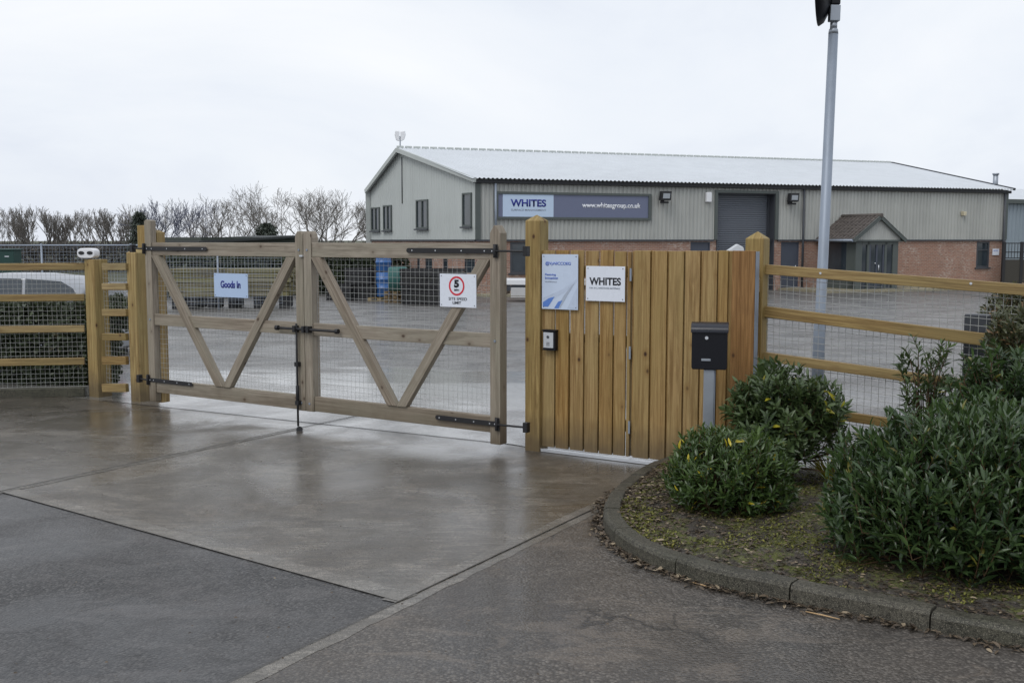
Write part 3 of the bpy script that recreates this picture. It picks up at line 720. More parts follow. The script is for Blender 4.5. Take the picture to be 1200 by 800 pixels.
# ------------------------------------------------------------------ fences
def wire_panel(name, parent, u0, u1, z0, z1, y=0.0, cell=.05, r=.0015, slope=None, mat=None):
    """welded mesh in a local XZ plane; slope(u) adds to z"""
    mb = MB(); n = int((u1-u0)/cell); f = slope or (lambda u: 0.0)
    for i in range(n+1):
        u = u0+i*cell; j = random.gauss(0, .0015)
        mb.tube([(u, y, z0+f(u)), (u+j, y+random.gauss(0, .002), (z0+z1)/2+f(u)), (u, y, z1+f(u))], r, 4, 0, False, False)
    m = int((z1-z0)/cell)
    for i in range(m+1):
        z = z0+i*cell; pts = []
        k = max(2, int((u1-u0)/.3))
        for q in range(k+1):
            u = u0+(u1-u0)*q/k; pts.append((u, y-.0025+random.gauss(0, .0015), z+f(u)+random.gauss(0, .0012)))
        mb.tube(pts, r, 4, 0, False, False)
    return mb.build(name, mat or M_wire, parent)

# --- gate leaves (shared line FG)
def rail_z(yl, yr, ul_px, ur_px):
    return (FG.z(ul_px, yl)+FG.z(ur_px, yr))/2
top1 = rail_z(285, 283.8, 185, 572); top0 = rail_z(300.4, 302.5, 185, 572)
mid1 = rail_z(368.6, 390, 183, 572); mid0 = rail_z(381, 407.5, 183, 572)
bot1 = rail_z(445, 487, 184, 572); bot0 = rail_z(460.5, 507, 192, 572)
print('BED', len(inner), [tuple(round(c, 2) for c in inner[k]) for k in (0, 30, 60, 90, len(inner)-1)])
print('gate z', top1, top0, mid1, mid0, bot1, bot0, 'len', FG.u(172), FG.u(592))
ST = .10       # stile section
def strap(parent, u0, u1, z, y, end, name='strap_hinge'):
    mb = MB(); h = .021; s = 1 if u1 > u0 else -1
    poly = [(u0, z-h), (u1-s*h, z-h), (u1-s*h*.3, z-h*.7), (u1, z), (u1-s*h*.3, z+h*.7), (u1-s*h, z+h), (u0, z+h)]
    if s < 0: poly = poly[::-1]
    mb.prism(poly, y-.006, y, 0)
    mb.prism([(u0-.022, z-.055), (u0+.022, z-.055), (u0+.022, z+.055), (u0-.022, z+.055)], y-.013, y-.0065, 0)
    mb.tube([(u0, y-.02, z-.05), (u0, y-.02, z+.05)], .012, 8)
    mb.tube([(u0, y-.02, z), (end, y+.0, z)], .009, 8)
    mb.box(end-.02, end+.02, y-.02, y+.03, z-.04, z+.04)
    o = mb.build(name, M_black, parent, .0015, 1)
    sc = MB()
    for t in (.04, .12, .37, .66, .93):
        x = u0+(u1-u0)*t; sc.tube([(x, y-.0065, z), (x, y-.009, z)], .006, 7)
    build_split(sc, 'screw', M_silver, o)
    return o
def top_poly(u0, u1, z0, zs, zp, kind):
    if kind == 'round':
        c = (u0+u1)/2; w = (u1-u0)/2
        return [(u0, z0), (u1, z0), (u1, zs), (u1-w*.25, zs+(zp-zs)*.6), (u1-w*.6, zp), (u0+w*.6, zp), (u0+w*.25, zs+(zp-zs)*.6), (u0, zs)]
    c = (u0+u1)/2; return [(u0, z0), (u1, z0), (u1, zs), (c+.01, zp), (c-.01, zp), (u0, zs)]
def leaf(name, label, u0, u1, left):
    """u0,u1 outer faces on FG. left=True: hinged at u0"""
    root = empty(name, FG.w(u0, 0, 0), FG.a, label, 'gate', 'pair of timber entrance gates'); W = u1-u0
    hs = (.0, ST) if left else (W-ST, W); ms = (W-ST, W-.003) if left else (.003, ST)
    zt = FG.z(176, 258.5) if left else FG.z(579, 264)
    mbs = MB(); 
    if left:
        mbs.prism([(hs[0], .07), (hs[1], .07), (hs[1], zt), (hs[0]+.03, zt+.01), (hs[0], zt-.005)], 0, .07)
    else: mbs.prism(top_poly(hs[0], hs[1], FG.z(580, 520.5), FG.z(580, 273), zt, 'gable'), 0, ST)
    mbs.build('hinge_stile', M_gate, root, .004)
    if left:
        m2 = MB(); m2.beam((hs[0]+.055, .125, .05), (hs[0]+.055, .125, zt-.12), .105, .10, top=.03); m2.build('rear_stile', M_rail, root, .004)
    mz = FG.z(356, 271)
    mm = MB(); mm.prism(top_poly(ms[0], ms[1], bot0-.005, mz-.06, mz, 'round'), 0, ST); mm.build('meeting_stile', M_gate, root, .004)
    x0, x1 = ST+.001, W-ST-.001
    if left: x0 = hs[1]+.001
    for (a, b) in ((top0, top1), (mid0, mid1), (bot0, bot1)):
        mb = MB(); mb.box(x0, x1, .012, .062, a, b, 'x'); mb.build('rail', M_gate, root, .004)
    cx = (x0+x1)/2; bw = .098
    for sgn in (-1, 1):
        xt = x0+.03 if sgn < 0 else x1-.03
        mb = MB(); p0 = Vector((xt+(-sgn)*.02, .004, top0-.002)); p1 = Vector((cx+sgn*.045, .004, bot1+.0))
        d = (p1-p0).normalized()
        # parallelogram brace clipped at the rails
        hw = bw/2/abs(d.z)
        poly = [(p1.x-hw, p1.z), (p1.x+hw, p1.z), (p0.x+hw, p0.z), (p0.x-hw, p0.z)]
        if sgn < 0: poly = [(cx-.001 if q[0] > cx-.001 and q[1] < 1 else max(q[0], x0), q[1]) for q in poly]
        else: poly = [(cx+.001 if q[0] < cx+.001 and q[1] < 1 else min(q[0], x1), q[1]) for q in poly]
        m = MB(); b = len(m.v); ou, ov = random.random()*50, random.random()*50
        y0, y1 = -.006, .058
        for y in (y0, y1):
            for q in poly: m.v.append((q[0], y, q[1]))
        def uvp(i):
            q = Vector(m.v[i]); r_ = q-p0; return (ou+r_.dot(d), ov+Vector((r_.x*-d.z+r_.z*d.x, 0, 0)).x+r_.y)
        for f in ((0, 1, 2, 3), (7, 6, 5, 4), (0, 4, 5, 1), (1, 5, 6, 2), (2, 6, 7, 3), (3, 7, 4, 0)):
            m.f.append(f); m.r.append(.4+.2*sgn); m.sm.append(False); m.uv += [uvp(i) for i in f]
        m.build('brace', M_gate, root, .003)
    wire_panel('mesh_panel', root, x0+.005, x1-.005, bot1-.03, top0+.03, .07, .05, .0015)
    for sx in ((hs[0]+hs[1])/2, (ms[0]+ms[1])/2):
        for zz in ((top0+top1)/2, (mid0+mid1)/2, (bot0+bot1)/2):
            if left and sx < .2 and zz != (mid0+mid1)/2: continue
            MB().tube([(sx, -.0005, zz), (sx, -.006, zz)], .011, 8).build('bolt_head', M_galvpole, root)
    return root, W
UL0 = FG.u(172.5, 380); UM = FG.u(356.5, 380); UR1 = FG.u(586, 400)
gl, WL = leaf('field_gate', 'left leaf of the timber entrance gates, carrying the goods in sign', UL0, UM, True)
gr, WR = leaf('field_gate', 'right leaf of the timber entrance gates, carrying the speed limit sign', UM, UR1, False)
def LL(px, py, off=0): u, z = FG.uz(px, py, off); return u-UL0, z
def LR(px, py, off=0): u, z = FG.uz(px, py, off); return u-UM, z
a = LL(170, 291.5); b = LL(243, 291.5); strap(gl, .0, b[0], (a[1]+b[1])/2, -.0005, -.20)
a = LL(172, 446.5); b = LL(226, 454); strap(gl, .0, b[0], .295, -.0005, -.16)
a = LR(477, 293.5); b = LR(582, 294); strap(gr, b[0], a[0], (a[1]+b[1])/2, -.0075, FG.u(617, 297)-UM)
a = LR(511, 490); b = LR(584, 495); strap(gr, b[0], a[0], (a[1]+b[1])/2+.0, -.0075, FG.u(617, 498)-UM)
# bolts on the meeting stiles (belong to the left leaf)
a = LL(328, 384); b = LL(398, 387.5); mb = MB(); zb = (a[1]+b[1])/2
mb.tube([(a[0], -.035, zb), (b[0], -.035, zb)], .0125, 8)
for x in (a[0], b[0]): mb.tube([(x-.018, -.035, zb), (x+.018, -.035, zb)], .024, 10)
for x in (WL-.085, WL+.03, WL+.085): mb.box(x-.016, x+.016, -.058, -.001, zb-.03, zb+.03)
mb.build('slide_bolt', M_black, gl, .002, 1)
mb = MB(); x = LL(351, 440)[0]; mb.tube([(x, -.03, .018), (x, -.03, zb+.05)], .0105, 8); mb.tube([(x, -.03, .25), (x, -.03, .4)], .016, 8)
for z in (bot0+.07, .6): mb.box(x-.022, x+.022, -.045, -.001, z-.02, z+.02)
mb.build('drop_bolt', M_black, gl, .0015, 1)
mb = MB(); px, pz = LR(366, 297); # small galvanised catch
mb.box(-.03, .01, -.02, -.001, pz-.03, pz-.015, 'x'); mb.build('catch', M_silver, gr)
tag(MB().tube([G(351, 503, .017), G(351, 503, .0225)], .03, 12).build('bolt_socket', M_black), 'small dark socket in the concrete under the drop bolt of the gates', 'bolt socket')

# --- signs on the gates
def sign(name, label, frame, x0, y0, x1, y1, off, mat, base=0.0, screws=True, thick=.003):
    """flat sign panel spanning pixel box on plane at offset off; returns root, W, Hh; local origin = lower-left front"""
    u0, za = frame.uz(x0, y1, off); u1, zb_ = frame.uz(x1, y0, off)
    uz0 = frame.uz(x0, y0, off)[1]; uz1 = frame.uz(x1, y1, off)[1]
    zl = (za+uz1)/2; zu = (zb_+uz0)/2; W, Hh = u1-u0, zu-zl
    root = empty(name, frame.w(u0, off, zl), frame.a, label, 'sign')
    mb = MB(); mb.box(0, W, 0, thick, 0, Hh); mb.build('panel', mat, root, .0008, 1)
    if screws:
        sc = MB()
        for x in (.018, W-.018):
            for z in (.018, Hh-.018): sc.tube([(x, -.0005, z), (x, -.0025, z)], .0042, 8)
        build_split(sc, 'screw', M_darkgrey, root)
    return root, W, Hh
s1, W, h = sign('goods_sign', 'pale blue goods in sign wired to the mesh of the left gate leaf', FG, 251.3, 320.5, 290, 348.5, -.012, M_signb)
text('Goods In', 'lettering', M_navy, s1, W*.20, -.0015, h*.39, W*.59, h*.31, .035)
s2, W, h = sign('speed_limit_sign', 'white square five mph site speed limit sign with a red ring', FG, 515.5, 321, 558, 360, -.016, M_signw)
def ring(parent, cx, cz, r0, r1, y, mat, name='red_ring', n=48):
    mb = MB()
    for k in range(n):
        a0, a1 = 2*math.pi*k/n, 2*math.pi*(k+1)/n
        q = [(cx+r*math.cos(t), cz+r*math.sin(t)) for r, t in ((r0, a0), (r1, a0), (r1, a1), (r0, a1))]
        mb.prism(q, y-.001, y, 0)
    return mb.build(name, mat, parent)
ring(s2, W*.47, h*.64, h*.235, h*.29, -.0008, M_red)
text('5', 'numeral', M_inkblk, s2, W*.40, -.0015, h*.59, W*.135, h*.24, .06)
text('MPH', 'lettering', M_inkblk, s2, W*.405, -.0015, h*.485, W*.13, h*.065, .02)
text('SITE SPEED', 'lettering', M_inkblk, s2, W*.25, -.0015, h*.21, W*.50, h*.085, .0)
text('LIMIT', 'lettering', M_inkblk, s2, W*.36, -.0015, h*.095, W*.23, h*.08, .02)

# --- single posts
def post(name, label, fr, px0, px1, pyb, pytop, mat, peak=.04, depth=None, off=0.0, cap='pyr', w=None, group=None):
    g_ = G((px0+px1)/2, pyb)
    u = (g_-fr.o).dot(fr.d); y = (g_-fr.o).dot(fr.n)
    zt = H+(281-pytop)/F*g_.y*1.0
    zt = at((px0+px1)/2, pytop, g_.y).z
    ww = w or .15
    mb = MB(); mb.beam((0, ww/2, -.1), (0, ww/2, zt), ww, depth or ww, top=peak if cap == 'pyr' else None)
    root = mb.build(name, mat, None, .005); root.location = (g_.x, g_.y, 0); root.rotation_euler = (0, 0, fr.a)
    return tag(root, label, 'post', group), zt
GP = 'square timber gateposts'
p1, _ = post('gate_post', 'thick short gatepost left of the gates with the upper hinge rod fixed to its top', FG, 147.5, 170.5, 471, 296, M_post, .045, w=.155, group=GP)
pb, _ = post('gate_post', 'taller olive gatepost standing just behind the left hinge post', FG, 163, 180, 466, 264, M_post, .0, cap=None, w=.13, group=GP)
p2, z2 = post('gate_post', 'tall pyramid topped gatepost between the right gate leaf and the boarded wicket', FP, 613, 634, 529, 258.5, M_post, .05, w=.14, group=GP)

# --- boarded wicket fence (fixed panel + pedestrian gate)
def fp(px, py, off=0): return FP.uz(px, py, off)
zt0, zt1 = fp(640, 293)[1], fp(880, 294.5)[1]
root = empty('board_fence_panel', FP.w(0, 0, 0), FP.a, 'fixed panel of seven upright treated boards carrying the two white signs', 'fence panel')
def boards(parent, edges, z0, z1, y, t=.020, name='boards', mat=None, gap=.0035):
    mb = MB()
    for a, b in edges:
        ua, ub = fp(a, 420)[0], fp(b, 420)[0]; zz = z1+random.uniform(-.006, .004)
        yy = y+random.uniform(-.0015, .0015)
        mb.box(ua+gap, ub-gap, yy, yy+t, z0+random.uniform(-.004, .004), zz)
    return mb.build(name, mat or M_board, parent, .003)
E1 = [(634, 650), (650.6, 666.4), (667.6, 683.6), (684.8, 701), (702, 718), (718.8, 733.2)]
zb0 = .045
boards(root, E1, zb0, (zt0+zt1)/2-.002, 0)
boards(root, [(a-4.5, a+4.5) for a in (650.3, 667, 684.2, 701.5, 718.4)], zb0+.01, .93, .0235, .018, 'rear_boards')
rl = MB(); ua, ub = fp(634, 420)[0], fp(736, 420)[0]
for z in (.28, .95, 1.5): rl.box(ua, ub, .0435, .09, z-.045, z+.045, 'x')
build_split(rl, 'backing_rail', M_rail, root, .003)
mb = MB(); mb.box(fp(733.8, 420)[0], fp(738, 420)[0]-.004, .006, .08, zb0, zt1-.01); mb.build('edge_post', M_board, root, .003)
mb = MB(); mb.box(FP.u(622.5, 400, -.012), fp(634, 400)[0]-.002, -.024, -.002, .02, fp(628, 291.5)[1]); mb.build('cover_board', M_post, root, .003)
wg = empty('wicket_gate', FP.w(fp(738, 420)[0], 0, 0), FP.a, 'pedestrian gate of upright treated boards behind the black letterbox', 'gate')
wo_ = fp(738, 420)[0]
class _Off: pass
def boards2(edges, y, **k):
    mb = MB()
    for a, b in edges:
        ua, ub = fp(a, 420)[0]-wo_, fp(b, 420)[0]-wo_
        mb.box(ua, ub, y, y+.020, zb0+random.uniform(-.004, .004), (zt0+zt1)/2+random.uniform(-.004, .006))
    return mb
E2 = [(742, 760.5), (762.5, 780), (782.2, 799.6), (801.5, 818.6), (820.4, 838.2), (840, 851)]
E2b = [(739, 743.5), (759, 764), (779, 784), (798.5, 803), (817.5, 821.5), (837, 857)]
boards2(E2, 0).build('boards', M_board, wg, .003)
boards2(E2b, .0225).build('rear_boards', M_board, wg, .003)
rl = MB(); ub = fp(884, 420)[0]-wo_
for z in (.25, .85, 1.42): rl.box(0.01, ub, .044, .09, z-.05, z+.05, 'x')
build_split(rl, 'backing_rail', M_rail, wg, .003)
mb = MB()
for pz in (1.48, .87, .28):
    mb.box(-.008, .008, -.003, .002, pz-.05, pz+.05)
build_split(mb, 'hinge', M_galvpole, wg, .001, 1)
ep = empty('end_board', FP.w(fp(857, 420)[0], -.002, 0), FP.a, 'wide reddish brown board closing the right end of the pedestrian gate', 'board')
wE = fp(884, 420)[0]-fp(857, 420)[0]
mb = MB(); mb.box(0.001, wE, -.022, .0, zb0, (zt0+zt1)/2+.004); mb.build('face_board', M_endgrain, ep, .003)
mb = MB(); mb.box(wE+.002, wE+.006, -.02, .05, zb0, (zt0+zt1)/2-.002); mb.build('steel_edge', M_galvpole, ep, .001, 1)
pr, _ = post('gate_post', 'square pyramid topped post rising behind the right end of the pedestrian gate', FP, 868, 888.5, 553, 279.5, M_post, .055, w=.14, group=GP)
# aluminium threshold under the boards
mb = MB(); mb.box(fp(636, 528)[0], fp(782, 546)[0], -.03, .03, .009, .026, 'x'); mb.box(fp(636, 528)[0], fp(782, 546)[0], -.035, -.031, .009, .034, 'x')
o = mb.build('threshold_strip', M_silver, None, .001, 1); o.location = FP.w(0, 0, 0); o.rotation_euler = (0, 0, FP.a); tag(o, 'silver metal threshold strip on the concrete under the boarded panel and gate', 'threshold')

# --- signs on the boards
s3, W, h = sign('poster_sign', 'tall white and blue poster sign beside the gatepost, left of the other board sign', FP, 635, 298, 677.5, 362.5, -.026, plain('poster_pale_blue', (.56, .65, .80), .28, 0, .5, .06, 5))
text('@VpNICCOEG', 'lettering', M_inkblue, s3, W*.10, -.0012, h*.79, W*.70, h*.075, .012)
text('Fleetving', 'lettering', M_inkblue, s3, W*.09, -.0012, h*.60, W*.30, h*.05, .01)
text('Invoation', 'lettering', M_inkblue, s3, W*.09, -.0012, h*.545, W*.36, h*.05, .01)
text('WHITES.Group', 'lettering', M_inkgrey, s3, W*.09, -.0012, h*.485, W*.33, h*.024, .01)
def flatpoly(parent, name, pts, y, mat, W, h):
    mb = MB(); mb.prism([(a*W, b*h) for a, b in pts], y-.0006, y, 0); return mb.build(name, mat, parent)
M_pb1 = plain('poster_pale_grey_blue', (.50, .58, .72), .3, 0, .5, .12, 25); M_pb2 = plain('poster_mid_blue', (.10, .22, .60), .3, 0, .5, .25, 30); M_pb3 = plain('poster_grey', (.40, .46, .56), .3, 0, .5, .12, 25)
flatpoly(s3, 'printed_band', [(.03, .20), (.55, .36), (.85, .50), (.97, .56), (.97, .5), (.6, .3), (.35, .20), (.03, .05)], -.0003, M_pb1, W, h)
flatpoly(s3, 'printed_band', [(.42, .03), (.52, .03), (.80, .36), (.93, .50), (.84, .45), (.62, .26)], -.0010, M_pb3, W, h)
flatpoly(s3, 'printed_band', [(.03, .04), (.18, .04), (.36, .23), (.20, .20), (.03, .12)], -.0010, M_pb2, W, h)
flatpoly(s3, 'printed_band', [(.35, .02), (.47, .02), (.58, .17), (.46, .14)], -.0017, M_pb2, W, h)
flatpoly(s3, 'printed_band', [(.72, .03), (.97, .03), (.97, .40), (.90, .30)], -.0017, M_pb1, W, h)
s4, W, h = sign('name_sign', 'square white company name sign with bold black letters on the boarded panel', FP, 686.5, 312, 732.5, 353, -.026, M_signw)
text('WHITES', 'lettering', M_inkblk, s4, W*.09, -.0012, h*.46, W*.81, h*.22, .03)
text('R.M. & F.J. HARDWARE MATERIALS', 'lettering', M_inkgrey, s4, W*.10, -.0012, h*.34, W*.78, h*.06, .008)
# --- keypad
u0, z0 = FP.uz(637.5, 408, -.03); u1, z1 = FP.uz(652, 388.5, -.03)
kp_ = empty('intercom', FP.w(u0, -.002, z0), FP.a, 'small silver and black intercom unit on the boards below the poster sign', 'intercom'); W, h = u1-u0, z1-z0
mb = MB(); mb.box(0, W, -.045, 0, 0, h); mb.box(-.003, W+.003, -.055, 0, h+.001, h+.014, 'x'); mb.box(-.003, W+.003, -.052, 0, -.012, -.001, 'x'); mb.build('housing', M_boxblk, kp_, .003)
mb = MB(); mb.box(.006, W-.018, -.049, -.0455, .008, h-.008); mb.build('face_plate', M_silver, kp_, .001)
mb = MB(); mb.tube([(W*.42, -.0495, h*.68), (W*.42, -.053, h*.68)], .012, 12); mb.build('button', M_darkgrey, kp_)
mb = MB()
for i in range(3): mb.box(W*.3, W*.55, -.0505, -.0495, h*(.18+.08*i), h*(.2+.08*i)+.002, 'x')
mb.build('speaker_slots', M_darkgrey, kp_)

# --- letterbox
lb = G(829, 566); Yb = lb.y
z0 = at(829, 431, Yb).z; z1 = at(829, 377, Yb).z; Wb = (848-805)/F*Yb
root = empty('letterbox', (lb.x, lb.y, 0), R(-12), 'black letterbox with curved lid on a galvanised post before the pedestrian gate', 'letterbox')
mb = MB(); hw = Wb/2*.95; t = .105; hb = z1-z0
mb.prism([(-hw, z0+.012), (-hw+.01, z0), (hw-.01, z0), (hw, z0+.012), (hw, z0+hb*.82), (-hw, z0+hb*.82)], -t, 0, 0); mb.build('body', M_boxblk, root, .004)
mb = MB(); sec = [(-t-.012, z0+hb*.79)]
for k in range(9):
    a = math.pi/2*k/8; sec.append((-t-.012+.10*(1-math.cos(a)), z0+hb*.83+hb*.17*math.sin(a)))
sec += [(.0, z1), (.0, z0+hb*.79)]
vs = [(-hw-.006, y, z) for y, z in sec]+[(hw+.006, y, z) for y, z in sec]; n = len(sec)
fs = [tuple(range(n)), tuple(reversed(range(n, 2*n)))]+[(i, i+n, (i+1) % n+n, (i+1) % n) for i in range(n)]
mb.poly(vs, fs); mb.build('lid', M_boxlid, root, .002)
mb = MB(); mb.tube([(-.02, -t-.001, z0+hb*.68), (-.02, -t-.008, z0+hb*.68)], .012, 14); mb.build('lock', M_silver, root)
mb = MB(); mb.box(-.055, .01, -t-.004, -t-.001, z0+hb*.185, z0+hb*.235, 'x'); mb.build('name_plate', M_galv, root, .001, 1)
mb = MB(); mb.box(-.038, .038, -.085, -.015, 0, z0-.002); build_split(mb, 'post', M_galv, root, .004); 
mb = MB(); mb.box(.0385, .044, -.08, -.02, 0.03, z0-.004); mb.build('side_channel', M_galvpole, root, .001)

# --- right hand rail and wire fence
def fr(px, py, off=0): return FR.uz(px, py, off)
root = empty('rail_fence', FR.w(0, 0, 0), FR.a, 'right hand fence of four sloping treated rails with wire mesh behind', 'fence')
rails = [((888, 309), (888, 320.5), (1115, 326.5), (1115, 339), 1330), ((888, 357.5), (888, 370), (1150, 390), (1150, 404.5), 1154), ((888, 411.5), (888, 421.5), (1115, 442), (1115, 454.5), 1154), ((985, 481.5), (985, 491.5), (1050, 490.5), (1050, 502), 1154)]
for (a, b, c, d, pe) in rails:
    A, B, Cc, Dd = fr(*a), fr(*b), fr(*c), fr(*d)
    s = ((Cc[1]+Dd[1])-(A[1]+B[1]))/2/(Cc[0]-A[0]); zc0 = (A[1]+B[1])/2; th = ((A[1]-B[1])+(Cc[1]-Dd[1]))/2
    us = fr(888, 380)[0]; ue = fr(pe, 400)[0]
    f = lambda u: zc0+s*(u-A[0])
    mb = MB(); mb.beam((us, 0, f(us)), (ue, 0, f(ue)), th, .045, (0, 1, 0)); mb.build('rail', M_rail, root, .004)
slope = ((fr(1115, 326.5)[1]-fr(888, 309)[1])/(fr(1115, 326.5)[0]-fr(888, 309)[0]))
wire_panel('mesh_panel', root, fr(890, 380)[0], fr(1330, 400)[0], .12, fr(888, 309)[1]-.03, .028, .05, .0019, lambda u: slope*(u-fr(890, 380)[0]))
mb = MB()
for px, zz in ((963, 320), (1139, 332)):
    u, z = fr(px, zz); mb.tube([(u, -.0235, z), (u, -.027, z)], .009, 8)
build_split(mb, 'fixing_plate', M_silver, root)
g_ = FR.w(fr(1137, 400)[0], .16, 0); mb = MB(); mb.box(-.075, .075, -.05, .05, 0, at(1137, 368, g_.y).z, r=0); o = mb.build('dark_post', M_darkgrey, None, .01); o.location = g_; o.rotation_euler = (0, 0, FR.a)
tag(o, 'dark grey steel post close behind the wire fence beside the tall bush', 'post')
mb = MB()
mb.beam((0, 0, 0), (0, 0, 1.5), .12, .12); o = mb.build('fence_post', M_post, None, .005); o.location = FR.w(fr(1262, 400)[0], .1, 0); o.rotation_euler = (0, 0, FR.a)
tag(o, 'timber fence post hidden in the bushes at the right edge', 'post')

# --- left hand fence
FL = Frame(at(0, 309, 11.75), at(98, 308.5, 11.9)); FS = Frame(G(112, 465), G(160, 471.5))
root = empty('rail_fence', FL.w(0, 0, 0), FL.a, 'left hand fence of four long horizontal rails with wire mesh behind', 'fence')
def lrail(frm, root, x0, y0a, y0b, x1, y1a, y1b, ext=0):
    A, B, Cc, Dd = frm.uz(x0, y0a), frm.uz(x0, y0b), frm.uz(x1, y1a), frm.uz(x1, y1b)
    z0_, z1_ = (A[1]+B[1])/2, (Cc[1]+Dd[1])/2; th = ((A[1]-B[1])+(Cc[1]-Dd[1]))/2; u0, u1 = A[0]-ext, Cc[0]
    mb = MB(); mb.beam((u0, 0, z0_), (u1, 0, z1_), th, .045, (0, 1, 0)); mb.build('rail', M_rail, root, .004)
for (a, b, c, d) in ((309, 317.5, 308.2, 316.2), (345, 353, 344.3, 352.3), (381.3, 389, 381, 389), (419.5, 427.5, 418.8, 427)):
    lrail(FL, root, 0, a, b, 99, c, d, 3.0)
wire_panel('mesh_panel', root, FL.u(0)-3.0, FL.u(100), .06, FL.z(0, 312), .028, .05, .0015)
mb = MB(); mb.box(FL.u(0)-3, FL.u(98), -.05, .06, 0, .105, 'x'); o = mb.build('fence_kerb', M_kerb, None, .008); o.location = FL.w(0, 0, 0); o.rotation_euler = (0, 0, FL.a); tag(o, kind='structure')
root = empty('rail_fence', FS.w(0, 0, 0), FS.a, 'short fence panel of six close rails between the camera post and the gatepost', 'fence')
for (a, b) in ((308.4, 316.5), (332, 340), (362, 370.3), (390.6, 398.7), (417.5, 427), (449.5, 459)):
    lrail(FS, root, 121, a, b, 149, a, b)
wire_panel('mesh_panel', root, FS.u(121), FS.u(149), .08, FS.z(130, 312), .028, .05, .0015)
pc, zc = post('fence_post', 'stout square post carrying the white twin lens unit', FS, 98.5, 121.5, 465, 304, M_post, .0, cap=None, w=.175)
# white device on that post
g_ = pc.location; zc_ = at(110, 304, g_.y).z
root = empty('sensor_unit', (g_.x-.02, g_.y+.05, zc_), R(-8), 'white plastic unit with two dark oval lenses on top of the left fence post', 'sensor')
mb = MB(); w2 = .105; poly = []
for k in range(28):
    a = 2*math.pi*k/28; e = .55; cx = math.copysign(abs(math.cos(a))**e, math.cos(a))*w2; cz = math.copysign(abs(math.sin(a))**.7, math.sin(a))*.057
    poly.append((cx, cz+.068))
mb.prism(poly, -.06, .06, 0); mb.build('housing', M_white, root, .012, 3)
for sx in (-1, 1):
    mb = MB(); q = [(sx*.05+sx*0+.034*math.cos(2*math.pi*k/20), .072+.019*math.sin(2*math.pi*k/20)) for k in range(20)]; mb.prism(q, -.066, -.058, 0); mb.build('lens', M_dark, root)
mb = MB(); mb.tube([(0, 0, -.0), (0, 0, .015)], .03, 10); mb.build('foot', M_galv, root)

# ------------------------------------------------------------------ lamp column
Lb = G(957, 465); Lt = at(976.5, 40, Lb.y)
lean = math.atan2(Lt.x-Lb.x, Lt.z)
root = empty('lamp_column', (Lb.x, Lb.y, 0), 0, 'tall leaning galvanised lamp column behind the right hand fence with a black dish lamp', 'street lamp'); root.rotation_euler = (0, lean, 0)
zt = Lt.z/math.cos(lean)
mb = MB(); mb.tube([(0, 0, -.1), (0, 0, .9), (0, 0, .93), (0, 0, zt)], [.066, .066, .058, .052], 20); mb.build('column', M_galvpole, root)
mb = MB(); mb.tube([(0, 0, zt), (0, 0, zt+.045), (0, 0, zt+.06)], [.053, .048, .038], 20); mb.tube([(0, 0, zt+.06), (0, 0, zt+.12)], .038, 16); mb.build('spigot', M_galv, root)
mb = MB(); mb.box(-.055, .055, -.05, .05, zt+.13, zt+.30); mb.build('bracket', M_galv, root, .008)
mb = MB(); mb.box(-.05, .052, -.048, .048, zt+.305, zt+.62); mb.build('gear_box', M_boxblk, root, .012)
mb = MB(); c = Vector((-.02, .0, zt+.56)); ax = Vector((-.93, .34, -.04)).normalized(); prev = None
mb.tube([c+ax*t for t in (.0, .03, .07, .11, .16, .17)], [.10, .25, .36, .43, .46, .455], 36); mb.build('lamp_dish', M_boxblk, root)
mb = MB(); mb.tube([c+ax*.171, c+ax*.174], [.42, .41], 36); mb.build('lens', glass('lamp_lens', (.03, .03, .033), .2), root)

# ------------------------------------------------------------------ warehouse
ZG = -.6
P0 = at(557.6, 281, 45.0); P1 = at(1178, 281, 55.2)         # front wall corners
AP = at(468.5, 174, 51.3); PL = at(434.5, 222, 54.6)        # gable apex, far-left eave
BF = Frame(P0, P1); BG = Frame(PL, P0)                      # front, gable (both face the camera with -n)
LF, LGb = BF.L, BG.L
ZE = at(557.6, 209, 45.0).z; ZA = AP.z; ZEL = PL.z; ZC = 1.75
wh = empty('warehouse', (P0.x, P0.y, 0), BF.a, 'grey green clad industrial warehouse with a red brick base and pale sheet roof', 'building')
MI = Matrix.Translation((P0.x, P0.y, 0)) @ Matrix.Rotation(BF.a, 4, 'Z'); MIi = MI.inverted()
def wl(p): return MIi @ Vector(p)                            # world -> warehouse local
def gpt(u, y, z): return wl(BG.w(u, y, z))                   # point on the gable frame -> local
print('warehouse', LF, LGb, ZE, ZA, ZEL)
ua = (Vector((AP.x, AP.y, 0))-BG.o).dot(BG.d)
def groof(u): return ZEL+(ZA-ZEL)*u/ua if u < ua else ZA+(ZE-ZA)*(u-ua)/(LGb-ua)
